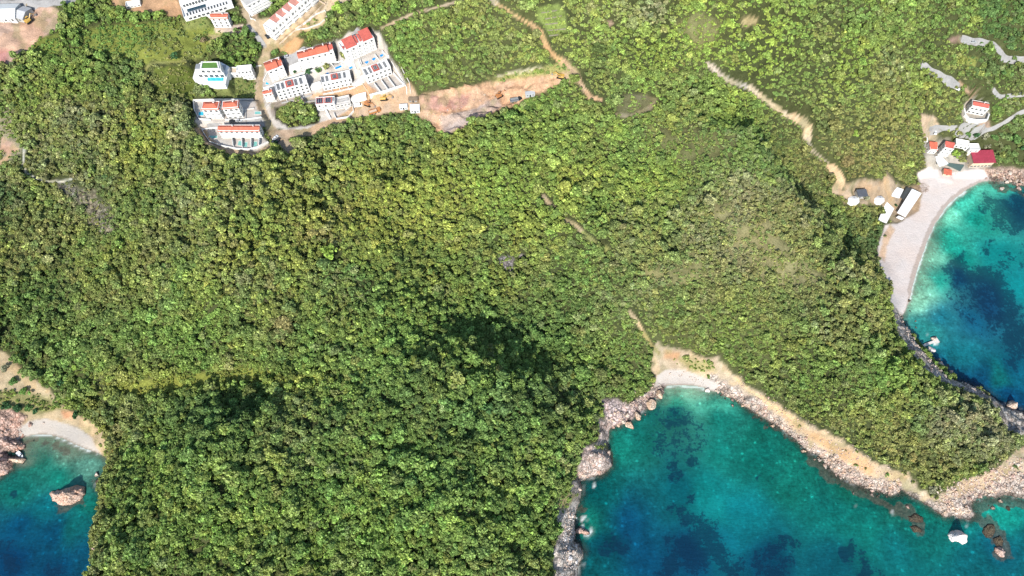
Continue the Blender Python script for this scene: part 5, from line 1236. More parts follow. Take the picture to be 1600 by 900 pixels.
gwall([(316,203),(321,212),(329,223),(347,229),(371,233.5),(390,234.5),(403,231),(420,223)], 1.6, 'curved white retaining wall round the foot of the long terrace')
gwall([(316,203),(330,201),(347,200)], 1.2, 'white wall behind the teal pool of the long terrace')
for i, (a, b_, w_) in enumerate([((364,216),(366,230),'first from the left'),((379,216),(380,232),'second from the left'),((394,216),(394,232),'third from the left'),((407,216),(406,229),'rightmost')]):
    gwall([a, b_], 2.4, 'white court divider below the long terrace, %s' % w_, z=z)
pool([(326,216),(328,212),(340,212),(339,216)], z, 'teal pool on the left deck of the long terrace', M_POOLG)
pool([(371.5,227),(373,220.5),(378,220.5),(377.5,228)], z, 'teal pool in the left court of the long terrace', M_POOLG)
pool([(380.5,229.5),(382,222.5),(387,222.5),(386,230)], z, 'teal pool in the middle court of the long terrace', M_POOLG)
pool([(396,229),(397,221.5),(402,221.5),(401.5,229)], z, 'teal pool in the right court of the long terrace', M_POOLG)
z = ZL11
pool([(310,180.5),(311,175),(318,175),(318,180.5)], z, 'light blue pool left of the hipped-roof house', M_POOLL)
pool([(398,178.5),(399,174.5),(407,174.5),(407.5,178.5)], z, 'green pool right of the two hipped-roof houses', M_POOLG)
gwall([(303,158),(330,157),(365,157),(397,157)], 1.6, 'long white wall behind the two hipped-roof houses')
gwall([(303,158),(304,172),(312,187),(330,188)], 1.4, 'white wall at the left end of the hipped-roof houses')
gwall([(352,188),(380,188),(409,184)], 1.2, 'white wall in front of the green pool')
# three blue pools, courts
z = ZP3
pool([(567.5,96),(571,92),(576.5,97),(573,100)], z, 'leftmost of three blue pools below the red roofs')
pool([(578,91),(581.5,87.5),(587.5,91.5),(584,95)], z, 'middle of three blue pools below the red roofs')
pool([(590,84),(594,81),(599.5,86.5),(595.5,89.5)], z, 'rightmost of three blue pools below the red roofs')
pool([(545,106),(557,99),(559,101.5),(547,108.5)], ZC2, 'long blue pool in the pale court under the three pools')
pool([(523,106),(533,102),(534,105),(525,108.5)], ZC2, 'small blue pool left of the long pool', M_POOL)
pool([(509,114.5),(516,112),(517.5,114),(511,116.5)], float(hit(513,114)[2][0]), 'blue pool behind the middle skylight block')
pool([(455,120),(461,117),(463,119),(457,122)], float(hit(459,119)[2][0]), 'small deep blue pool under the orange roofed house')
pool([(468,117.5),(477,115),(478,117),(469,119.5)], float(hit(473,117)[2][0]), 'narrow dark blue pool behind the left skylight block', M_POOLD)
pool([(415,132),(416.5,127),(422,127),(422,132.5)], float(hit(418,130)[2][0]), 'teal pool beside the dirt road', M_POOLL)
z = ZC6
for i, (a, b_, w_) in enumerate([((585,132),(596,146),'left'),((596,127),(607,142),'second'),((606,122),(618,138),'third'),((615,116),(631,133),'right')]):
    gwall([a, b_], 1.8, 'white slanting court wall below the upper skylight block, %s of four' % w_, z=z)
gwall([(578,150),(600,144),(632,134)], 1.6, 'white front wall closing the four slanting courts', z=z)
gwall([(566,131),(573,141),(578,150)], 1.2, 'brown earth-stained ramp wall left of the slanting courts', M_TAN)
gwall([(612,97),(618,108),(628,125),(636,138),(636,148)], 1.0, 'white kerb wall along the right edge of the development')
gwall([(622,94),(630,112),(640,130),(642,146)], 1.0, 'outer pale wall beside the wood at the right edge of the development', M_PALE)
gwall([(536,97),(520,101),(505,108),(480,114),(462,120),(445,126)], 1.8, 'long white wall between upper and lower terraces')
gwall([(412,139),(424,136),(436,131)], 1.4, 'white wall below the roadside teal pool')
gwall([(412,128),(420,112),(427,104)], 1.4, 'white wall along the road left of the orange roofed house')
gwall([(454,112),(471,105)], 3.2, 'tall white wall between the orange roofed house and triple roof terrace', th=4.0)
gwall([(488,138),(503,134)], 3.0, 'white terrace wall between left and middle skylight blocks', th=3.0)
gwall([(553,131),(572,122)], 2.0, 'pale terrace wall between middle and right skylight blocks', M_PALE, th=4.0)
gwall([(549,157),(573,151)], 2.4, 'thick white wall slab above the construction yard', th=4.0)
gwall([(540,172),(551,164),(553,175),(545,184),(526,187),(522,178)], 1.6, 'U-shaped white wall round the dark court by the grey house')
gwall([(509,172),(516,186)], 1.2, 'white stair wall below the solar panel house', th=1.2)
gwall([(468,168),(480,160),(496,158)], 1.2, 'grey concrete bank wall above the leafy mound', M_GREY)
gwall([(416,170),(425,160),(433,158)], .9, 'pinkish low wall round the corner house', M_PALE)
gwall([(560,94),(566,108),(590,100),(608,88)], 1.2, 'white wall round the three blue pools')
gwall([(409,103),(398,105)], 1.0, 'short pale wall beside the annexe', M_PALE)
for i, (a, b_, w_) in enumerate([((478,110),(483,118),'left end'),((492,106),(498,114),'left part'),((505,103),(511,110),'middle'),((517,99),(523,106),'right part'),((529,95),(536,102),'right end')]):
    gwall([a, b_], 1.3, 'short white yard divider under the triple roofed terrace, %s' % w_)
for i, (a, b_, w_) in enumerate([((553,100),(557,110),'left'),((563,94),(566,102),'second'),((586,86),(594,97),'third'),((597,80),(606,90),'right')]):
    gwall([a, b_], 1.2, 'short white wall between the blue pool yards, %s one' % w_)
for i, (a, b_, w_) in enumerate([((448,156),(451,163),'left'),((460,152),(463,159),'middle'),((473,148),(476,155),'right')]):
    gwall([a, b_], 1.1, 'low white yard wall before the roadside skylight block, %s' % w_)
for i, (a, b_, w_) in enumerate([((518,140),(521,147),'left'),((530,137),(533,144),'middle'),((543,134),(546,141),'right')]):
    gwall([a, b_], 1.1, 'low white yard wall before the middle skylight block, %s' % w_)
gwall([(440,162),(462,157),(488,149)], 1.0, 'grey kerb wall along the yard of the roadside skylight block', M_GREY)
gwall([(505,148),(530,143),(556,137)], 1.0, 'pale kerb wall along the yard of the middle skylight block', M_PALE)
gwall([(384,188),(384,172),(397,170)], 1.0, 'low pale wall round the deck by the green pool', M_PALE)
# upper village
e = house(S['H14'], 'house', 'white square house with orange-red roof below the hotel', floors=3, bays=3, roofs=[('gable', 0, 1, 0, 1, 1.2, M_ORANGE)], ww=1.1, balcony=False)
e = house(S['H15'], 'apartment_block', 'white apartment block with grey roof at the top edge beside the road', 'apartment block', floors=4, bays=5, roofs=[('gable', 0, .5, 0, 1, 1.6, M_GREY), ('gable', .52, 1, 0, 1, 1.6, M_GREY)], ww=1.4)
gwall([(384,8),(389,20),(392,30),(400,33)], 1.2, 'white wall at the road bend before the apartment block')
POSW = ['lowest', 'second lowest', 'third lowest', 'middle', 'third highest', 'second highest', 'topmost']
for i, s_ in enumerate(ROW):
    e = house(s_, 'terraced_house', '%s white house of the slanting tan-walled terrace row' % POSW[i], 'terraced house', floors=3, bays=2, roofs=[('mono', .05, .95, .35, 1, 1.0, M_PINK)] if i in (1, 2, 3, 4, 5) else [], ww=1.3, group='stepped terraced houses', side=i in (0, 6))
    p0 = s_.w(s_.W, -.3); p1 = s_.w(s_.W, -6)
    b = MB(); b.box(-.12, .12, -6, -.3, -2, 1.6, M_TAN); o = b.build('garden_wall'); o.location = (*s_.w(s_.W, 0), s_.z); o.rotation_euler = (0, 0, s_.ang); tagit(o, 'tan yard divider before the %s house of the slanting row' % POSW[i], 'wall')
gwall([(437,70),(452,56),(470,42),(492,22),(510,4)], 1.0, 'tan yard wall along the lane under the slanting terrace row', M_TAN)
gwall([(462,46),(478,36),(494,23),(508,17),(512,24)], .9, 'pale curved wall round the walled plot', M_PALE)
gwall([(462,47),(480,45),(500,38),(509,30),(512,24)], .9, 'pale lower wall of the walled plot', M_PALE)
def hotel():
    s = Site((291,34), (366,12), 5, 26, z=ZH, pad=False); e = empty('hotel', 'big white hotel with a dark pool strip at the top edge', 'hotel', (s.a[0], s.a[1], s.z), s.ang)
    b = MB(); b.box(0, s.W, 0, s.D, -4, s.h, M_WHITE)
    for q in ((0, s.W, 0, .3), (0, .3, .3, s.D)): b.box(q[0], q[1], q[2], q[3], s.h + .003, s.h + 1, M_WHITE)
    b.build('deck', None, e)
    b = MB(); b.box(.8, s.W - 1, s.D * .55, s.D + 18, s.h + .003, s.h + 4, M_WHITE); b.box(1.5, s.W - 2, s.D * .85, s.D + 18, s.h + 4.003, s.h + 8, M_WHITE); b.box(1.5, s.W - 2, s.D * 1.2, s.D + 18, s.h + 8.003, s.h + 12, M_WHITE); b.build('wall', None, e)
    b = MB(); b.box(s.W * .1, s.W * .48, s.D * .28, s.D * .45, s.h + .003, s.h + .2, M_POOLD); b.build('pool_water', None, e)
    n = 14
    for k in range(n):
        x = 1.5 + (s.W - 4) * (k + .5) / n
        window(e, x, s.D * .55 - .03, s.h + .8, 1.4, 2.0); window(e, x, s.D * .85 - .03, s.h + 4.8, 1.4, 2.0)
        b = MB(); b.box(x - .35, x + .35, 1.2, 3.0, s.h + .05, s.h + .4, M_DARKMESH); b.box(x - .35, x + .35, 2.9, 3.4, s.h + .4, s.h + .75, M_DARKMESH); b.build('sun_bed', None, e)
    for k in range(9): window(e, 2 + (s.W - 6) * (k + .5) / 9, -.03, .8, 1.8, min(2, s.h - 1.3))
hotel()
e = house(S['H17'], 'warehouse', 'long warehouse with pale grey and white roof in the top left corner', 'warehouse', floors=1, bays=6, roofs=[('gable', 0, 1, 0, 1, 2.2, flat('pale_sheet_roof', (.66, .66, .63), .6, .1, .4))], balcony=False, chimney=False, flat_roof=False, side=False)
e = house(S['H17b'], 'shed', 'small grey shed at the end of the long warehouse', 'shed', floors=1, bays=1, wallm=M_GREY, roofs=[('gable', 0, 1, 0, 1, 1.6, flat('grey_sheet_roof', (.45, .45, .45), .6, .15, .6))], balcony=False, chimney=False, flat_roof=False, side=False)
e = house(S['H18'], 'shed', 'low white building on the bare ground left of the hotel', 'shed', floors=1, bays=4, balcony=False, side=False)
# ------------------------------------------------------------------ the bay hamlet
e = house(S['H19'], 'villa', 'white villa with red roof and curved front terrace in the right wood', 'villa', floors=2, bays=4, roofs=[('gable', .05, .95, .1, 1, 1.6, M_RED)], ww=1.5)
gwall([(1504,172),(1506,182),(1511,187.5),(1522,190),(1540,189.5),(1543,181)], 2.2, 'curved white terrace wall below the red roofed villa', th=.8)
e = house(S['H20'], 'cottage', 'small cottage with bright orange roof beside the yard above the beach', 'cottage', floors=1, bays=2, roofs=[('mono', 0, 1, 0, 1, 1.2, M_ORANGE)], balcony=False, ww=1.0)
e = house(S['H21'], 'house', 'white beach house with brick-red roof beside the orange cottage', floors=3, bays=2, roofs=[('mono', .0, 1, .2, 1, 1.3, M_RED)], ww=1.1)
e = house(S['H22'], 'bungalow', 'flat white bungalow behind the maroon roof, left one', 'bungalow', floors=1, bays=3, balcony=False, ww=1.2)
e = house(S['H22b'], 'bungalow', 'flat white bungalow just behind the maroon roof', 'bungalow', floors=1, bays=2, balcony=False, ww=1.2)
e = house(S['H23'], 'beach_restaurant', 'beach restaurant with a large maroon sheet roof', 'restaurant', floors=1, bays=6, wallm=M_TAN, roofs=[('mono', -.02, 1.02, -.05, 1, 1.4, M_MAROON)], balcony=False, flat_roof=False, ww=1.8)
e = house(S['H24'], 'kiosk', 'small kiosk with orange roof at the head of the beach', 'kiosk', floors=1, bays=1, wallm=M_TAN, roofs=[('mono', -.05, 1.05, -.1, 1, .5, M_ORANGE)], balcony=False, flat_roof=False, side=False)
e = house(S['HUT'], 'hut', 'dark grey hut between the two white tents', 'hut', floors=1, bays=2, wallm=M_GREY, roofs=[('mono', -.03, 1.03, -.03, 1, .4, flat('dark_roof_felt', (.09, .1, .12), .9, .2, 1.5))], balcony=False, flat_roof=False, side=False)
def canopy(pts, hgt, label, m, name='canopy', cat='canopy', tilt=.0, nleg=3):
    c = np.mean(np.array(pts), 0); x, y, z = at(c[0], c[1] + 4); zt = z + hgt
    P = wpts(pts, zt); e = empty(name, label, cat, (x, y, z)); Q_ = wpts(pts, z); NOTREE.append([(p[0] * 1.0 + (p[0] - x) * .3, p[1] + (p[1] - y) * .3) for p in Q_]); L = [(p[0] - x, p[1] - y) for p in P]
    b = MB(); b.prism(L, [hgt, hgt, hgt - tilt, hgt - tilt], [hgt + .15, hgt + .15, hgt - tilt + .15, hgt - tilt + .15]); b.build('roof_sheet', m, e)
    for (a, d) in ((1, 2), (0, 3)):
        for k in range(nleg):
            t_ = .04 + .92 * k / (nleg - 1); px = L[a][0] * (1 - t_) + L[d][0] * t_; py = L[a][1] * (1 - t_) + L[d][1] * t_
            gx_, gy_ = px * .96, py * .96; q = MB(); q.cyl((gx_, gy_, gz(x + gx_, y + gy_) - z - .3), (gx_, gy_, hgt - tilt * t_), .09); q.build('post', M_RAIL, e)
    return e
canopy([(1398.7,291.6),(1412,296),(1405,310),(1392.5,306.5)], 3.0, 'small square white canopy, uppermost of the beach canopies', M_CANVAS)
canopy([(1417,292.5),(1423.5,295),(1412,312),(1406,308.5)], 2.8, 'narrow dark shade canopy beside the largest white one', M_DARKMESH)
canopy([(1425,295),(1440,302),(1414.5,339.5),(1401.5,332.5)], 3.2, 'largest long white canopy on the beach edge', M_CANVAS, nleg=5)
canopy([(1385,315),(1397,326),(1385,349),(1372,344)], 3.0, 'long white canopy half in the trees, lowest one', M_CANVAS, nleg=4)
canopy([(1474,256),(1481,254.5),(1507,258),(1500,268)], 3.0, 'grey-green canopy in front of the beach house', M_TEALROOF)
canopy([(1459,245),(1470,243),(1482,256),(1468,261)], 3.0, 'white slatted pergola under the brick-red roofed house', M_CANVAS, 'pergola', 'pergola')
canopy([(1443,213),(1449,214),(1450,222),(1444,222)], 2.6, 'tiny white awning above the orange cottage', M_CANVAS, 'awning', 'awning')
canopy([(1400,340),(1404,337),(1413,341),(1409,344)], 2.0, 'small white awning at the low end of the largest canopy', M_CANVAS, 'awning', 'awning')
def tent(u, v, r, label):
    x, y, z = at(u, v); _, _, d = proj(x, y, z); r = r * float(d) / FPX; e = empty('tent', label, 'tent', (x, y, z), .3)
    b = MB(); n = 8; V = [(r * math.cos(6.283 * i / n), r * .85 * math.sin(6.283 * i / n), 1.9) for i in range(n)] + [(0, 0, 3.6)]; V += [(a, c, -.2) for a, c, _ in V[:n]]
    b.poly(V, [(i, (i + 1) % n, n) for i in range(n)] + [(n + 1 + i, n + 1 + (i + 1) % n, (i + 1) % n, i) for i in range(n)], M_CANVAS); b.build('canvas', None, e)
    b = MB(); b.cyl((0, 0, 3.5), (0, 0, 4.2), .08); b.build('pole', M_RAIL, e)
tent(1332, 315, 9.5, 'white round tent beside the end of the dirt road'); tent(1372, 314, 8.5, 'white round tent among trees right of the dark hut')
# jetty
x0, y0 = [float(q) for q in unproj(1441, 541, 1)]; x1, y1 = [float(q) for q in unproj(1463, 532, 1)]
L = math.hypot(x1 - x0, y1 - y0); e = empty('jetty', 'short pale jetty poking into the right bay', 'jetty', (x0, y0, 0), math.atan2(y1 - y0, x1 - x0))
b = MB(); b.box(0, L, -.8, .8, .7, .95); b.build('deck', M_PALE, e)
for k in range(4): b = MB(); b.cyl((L * (k + .5) / 4, 0, -2), (L * (k + .5) / 4, 0, .7), .25); b.build('pile', M_GREY, e)
b = MB(); b.box(L - 1, L + 1.6, -1.8, 1.8, -1.5, .9); b.build('pier_head', M_PALE, e)

# ------------------------------------------------------------------ vehicles
def wheels(e, L, W_, r, n=2, y0=None):
    for i in range(n):
        for sgn in (-1, 1):
            x = -L * .31 + L * .62 * i / (n - 1); b = MB(); b.cyl((0, -.12, 0), (0, .12, 0), r, seg=14, m=M_TYRE); o = b.build('wheel', None, e); o.location = (x, sgn * (W_ / 2 - .1), r)
            q = MB(); q.cyl((0, -.13, 0), (0, .13, 0), r * .5, seg=10, m=M_RAIL); q.build('rim', None, o)
def car(u, v, rz, m, label, cat='car', name='parked_car', L=4.3, W_=1.8):
    x, y, z = at(u, v); e = empty(name, label, cat, (x, y, z + .03), rz)
    b = MB(); pr = [(-L / 2, .35), (-L / 2, .85), (-L * .42, .95), (-L * .28, 1.0), (L * .2, 1.0), (L * .42, .85), (L / 2, .7), (L / 2, .35)]
    V = [(a, -W_ / 2, c) for a, c in pr] + [(a, W_ / 2, c) for a, c in pr]; n = len(pr)
    b.poly(V, [tuple(range(n)), tuple(range(2 * n - 1, n - 1, -1))] + [(i, i + n, (i + 1) % n + n, (i + 1) % n) for i in range(n)]); b.build('body', m, e)
    b = MB(); V = [(-L * .34, -W_ * .46, 1.0), (L * .22, -W_ * .46, 1.0), (L * .22, W_ * .46, 1.0), (-L * .34, W_ * .46, 1.0), (-L * .25, -W_ * .38, 1.42), (L * .06, -W_ * .38, 1.42), (L * .06, W_ * .38, 1.42), (-L * .25, W_ * .38, 1.42)]
    b.poly(V, [(0, 1, 5, 4), (1, 2, 6, 5), (2, 3, 7, 6), (3, 0, 4, 7)], M_GLASS); b.build('windows', None, e)
    b = MB(); b.box(-L * .26, L * .07, -W_ * .39, W_ * .39, 1.42, 1.47); b.build('roof', m, e)
    for sgn in (-1, 1): b = MB(); b.box(L / 2 - .03, L / 2 + .02, sgn * W_ * .36 - .15, sgn * W_ * .36 + .15, .6, .72, M_CANVAS); b.build('headlight', None, e)
    wheels(e, L, W_, .32); return e
P_RED = paintm('dark_red_car_paint', (.28, .02, .03)); P_DK = paintm('dark_car_paint', (.02, .022, .028)); P_WH = paintm('white_vehicle_paint', (.75, .75, .75)); P_YE = paintm('yellow_machine_paint', (.55, .34, .08)); P_OR = paintm('orange_machine_paint', (.45, .19, .07)); P_BL = paintm('blue_vehicle_paint', (.05, .12, .3)); P_SI = paintm('silver_car_paint', (.45, .46, .47))
car(373, 47, .35, P_RED, 'dark red car parked on the pale yard of the square house')
car(429, 221, .9, P_DK, 'dark car parked at the bend below the long terrace, left one')
car(435, 220, 1.2, P_DK, 'dark car parked at the bend below the long terrace, right one')
car(431, 216, 1.0, P_WH, 'white car parked behind the two dark cars at the bend')
car(364, 190, .1, P_DK, 'dark car on the grey lane behind the long terrace, left one')
car(374, 189, .05, P_SI, 'silver car on the grey lane behind the long terrace')
car(441, 92, .3, P_DK, 'dark car on the grey yard behind the orange roofed house')
car(450, 89, .3, P_SI, 'silver car on the grey yard behind the orange roofed house')
car(419, 8, -1.0, P_WH, 'white car in the lane below the apartment block')
car(1519, 66, .0, P_SI, 'silver car under trees on the upper grey road')
car(1494, 139, -.7, P_WH, 'white car on the yard above the right villa')
car(418, 58, 2.2, P_DK, 'dark car beside the lowest house of the slanting row')
car(573, 43, .6, P_WH, 'white car at the top end of the lane by the wood') if False else None
car(1460, 207, 1.5, P_WH, 'white car on the sandy yard above the bay')
def van(u, v, rz, m, label):
    x, y, z = at(u, v); e = empty('van', label, 'van', (x, y, z + .03), rz); b = MB(); L = 5.4
    pr = [(-L / 2, .4), (-L / 2, 2.3), (L * .25, 2.3), (L * .36, 1.35), (L / 2, 1.1), (L / 2, .4)]; V = [(a, -.98, c) for a, c in pr] + [(a, .98, c) for a, c in pr]; n = 6
    b.poly(V, [tuple(range(n)), tuple(range(2 * n - 1, n - 1, -1))] + [(i, i + n, (i + 1) % n + n, (i + 1) % n) for i in range(n)]); b.build('body', m, e)
    b = MB(); b.poly([(L * .262, -.9, 2.26), (L * .262, .9, 2.26), (L * .37, .9, 1.36), (L * .37, -.9, 1.36)], [(0, 1, 2, 3)], M_GLASS); b.build('windscreen', None, e); wheels(e, L, 2.0, .36)
van(560, 166, .15, P_WH, 'white van parked in the construction yard')
def truck(u, v, rz, cabm, bodym, label, load=None):
    x, y, z = at(u, v); e = empty('dump_truck', label, 'truck', (x, y, z + .03), rz)
    b = MB(); b.box(-3.8, 3.6, -.5, .5, .7, 1.0, M_RAIL); b.build('chassis', None, e)
    b = MB(); b.box(1.9, 3.9, -1.15, 1.15, 1.0, 2.9); b.build('cab', cabm, e); b = MB(); b.box(3.9, 3.95, -1, 1, 1.9, 2.7, M_GLASS); b.build('windscreen', None, e)
    b = MB(); b.box(-3.9, 1.6, -1.2, 1.2, 1.02, 1.15); b.box(-3.9, 1.6, -1.2, -1.08, 1.15, 2.3); b.box(-3.9, 1.6, 1.08, 1.2, 1.15, 2.3); b.box(1.48, 1.6, -1.08, 1.08, 1.15, 2.6); b.box(-3.9, -3.78, -1.08, 1.08, 1.15, 2.2); b.build('tipper_body', bodym, e)
    if load: b = MB(); b.prism([(-3.7, -1.05), (1.4, -1.05), (1.4, 1.05), (-3.7, 1.05)], 1.2, [1.9, 2.0, 2.1, 1.8]); b.build('load', load, e)
    wheels(e, 7.6, 2.4, .5, 3)
truck(586, 176, .35, P_OR, P_OR, 'orange dump truck at the edge of the wood below the yard', M_TAN)
truck(806, 158, .25, P_DK, M_RAIL, 'dark truck in the shade along the earthworks edge')
def excavator(u, v, rz, m, label):
    x, y, z = at(u, v); e = empty('excavator', label, 'excavator', (x, y, z + .03), rz)
    for sgn in (-1, 1): b = MB(); b.box(-2, 2, sgn * 1.2 - .3, sgn * 1.2 + .3, 0, .85, M_TYRE); b.cyl((-2, sgn * 1.2 - .3, .42), (-2, sgn * 1.2 + .3, .42), .42, m=M_TYRE); b.cyl((2, sgn * 1.2 - .3, .42), (2, sgn * 1.2 + .3, .42), .42, m=M_TYRE); b.build('track', None, e)
    b = MB(); b.box(-2.2, 1.3, -1.3, 1.3, 1.0, 2.1); b.build('house_body', m, e, .08); b = MB(); b.box(-.2, 1.5, .35, 1.3, 2.1, 3.0, M_GLASS); b.box(-.25, 1.5, .3, 1.35, 3.0, 3.1, m); b.build('cab', None, e)
    b = MB(); b.cyl((1.2, -.2, 1.8), (3.6, -.2, 4.0), .3, .25, 6); b.build('boom', m, e); b = MB(); b.cyl((3.6, -.2, 4.0), (5.4, -.2, 1.7), .24, .16, 6); b.build('arm', m, e)
    b = MB(); b.box(5.0, 5.9, -.75, .35, .8, 1.7, M_RAIL); b.build('bucket', None, e)
excavator(876, 121, 2.9, P_YE, 'yellow excavator at the east end of the earthworks'); excavator(780, 151, .6, P_OR, 'orange excavator in the middle of the earthworks'); excavator(600, 155, .1, P_YE, 'yellow excavator in the yard under the slanting courts')
excavator(575, 164, -.4, P_OR, 'small orange digger beside the white van')
excavator(46, 34, 1.0, P_YE, 'yellow excavator on the bare ground beside the grey shed')
def cabin(u, v, rz, L, W_, h, m, label, top=None, name='site_cabin', cat='cabin'):
    x, y, z = at(u, v); e = empty(name, label, cat, (x, y, z), rz); b = MB(); b.box(-L / 2, L / 2, -W_ / 2, W_ / 2, -.3, h); b.build('wall', m, e)
    b = MB(); b.box(-L / 2 - .1, L / 2 + .1, -W_ / 2 - .1, W_ / 2 + .1, h + .002, h + .14, top or m); b.build('roof', None, e)
    b = MB(); b.box(-.45, .45, -W_ / 2 - .05, -W_ / 2 - .002, 0, 2.0, M_GLASS); b.build('door', None, e); window(e, L * .3, -W_ / 2 - .02, 1.0, 1.0, .9); window(e, -L * .3, -W_ / 2 - .02, 1.0, 1.0, .9)
cabin(649, 172, .05, 6, 4.5, 2.8, P_WH, 'white site cabin at the west end of the earthworks', P_WH); cabin(631, 169, .1, 5, 2.5, 2.5, P_WH, 'small white cabin left of the bigger one')
cabin(828, 149, .15, 6, 2.5, 2.5, P_SI, 'pale container cabin at the wood edge of the earthworks'); cabin(646, 158, .0, 6, 2.2, 2.4, M_WOOD, 'brown site hut above the white site cabin')
# moored boat
def boat(u, v, rz, L, label):
    x, y = [float(q) for q in unproj(u, v, .2)]; e = empty('motor_boat', label, 'boat', (x, y, 0), rz); n = 9; V = []
    for i in range(n):
        t_ = i / (n - 1); w_ = 1.25 * (1 - max(0, (t_ - .45) / .55) ** 2.2) * (.85 + .3 * min(t_, .5)); X = (t_ - .5) * L
        V += [(X, -w_, .9), (X, -w_ * .7, -.2), (X, w_ * .7, -.2), (X, w_, .9)]
    F = [(i * 4 + j, i * 4 + 4 + j, i * 4 + 5 + j, i * 4 + 1 + j) for i in range(n - 1) for j in range(3)] + [(0, 1, 2, 3)]
    b = MB(); b.poly(V, F, P_WH); b.build('hull', None, e)
    b = MB(); b.poly([(p[0], p[1] * .97, .7) for p in V[0::4]] + [(p[0], p[1] * .97, .7) for p in V[3::4][::-1]], [tuple(range(2 * n))], M_CANVAS); b.build('deck', None, e)
    b = MB(); b.box(-.2, 1.3, -.7, .7, .7, 1.5, M_GLASS); b.box(-.25, 1.0, -.75, .75, 1.5, 1.58, P_WH); b.build('cabin', None, e); b = MB(); b.box(-L / 2 - .5, -L / 2, -.25, .25, .2, 1.2, P_DK); b.build('outboard_motor', None, e)
boat(32, 710.5, -.6, 5.5, 'small white motor boat moored between the red rock fingers')
# cut brushwood heap on the beach head
b = MB(); rb_ = random.Random(4)
for k in range(260):
    a = rb_.uniform(0, 6.283); r_ = 4.2 * math.sqrt(rb_.random()); z_ = 1.5 * (1 - (r_ / 4.4) ** 2) * rb_.random(); p = (r_ * math.cos(a) * 1.2, r_ * math.sin(a), z_); d_ = Vector((rb_.gauss(0, 1), rb_.gauss(0, 1), rb_.gauss(0, .4))).normalized() * rb_.uniform(.5, 1.6)
    b.cyl(p, (p[0] + d_.x, p[1] + d_.y, max(.02, p[2] + d_.z)), .07, .03, 4)
o = b.build('brushwood_heap', flat('dry_brushwood', (.36, .26, .19), .95, .4, 3)); o.location = at(1441, 293); tagit(o, 'brown heap of cut brushwood beside the largest canopy', 'brushwood')
M_FIELD = flat('dry_stone', (.26, .24, .17), .95, .3, 2)
# terraced field edges
for i, (a, b_) in enumerate([((846,20),(872,16)), ((850,30),(878,25)), ((852,38),(880,35)), ((856,48),(884,45)), ((858,56),(874,54))]):
    gwall([a, b_], .3, 'pale low field wall on the terraced grass plot, number %s from the top' % ['one', 'two', 'three', 'four', 'five'][i], M_FIELD, th=.5, name='field_wall')
print('built', time.time() - T0)

# ------------------------------------------------------------------ the wood
VEG = vegetation()
print('plants', len(VEG), time.time() - T0)
TREE_TINTS = dict(zip(PK, ['mid green', 'bright green', 'yellow-green', 'olive green', 'blackish-green', 'grey-green', 'brownish', 'deep green']))
def make_plant(name, mesh, trunk, row, label, cat, group=None):
    x, y, z, rad, hgt, rz = row[:6]
    e = empty(name, label, cat, (x, y, z - 0.05), rz, group)
    c = link('crown' if trunk is not None else 'leaves', mesh, e); c.location = (0, 0, hgt); c.scale = (rad, rad * (1 + .1 * math.sin(rz * 3)), rad * (1 + .12 * math.cos(rz * 5)))
    c['tint'] = (float(row[7]), float(row[8]), float(row[9]), 1.0)
    if trunk is not None:
        s = link('trunk', trunk, e); s.location = (0, 0, hgt); s.scale = (rad, rad, max(rad, hgt * 1.15))
    return e, c
big = VEG[:, 14] == 0
U_, V_ = VEG[:, 11], VEG[:, 12]
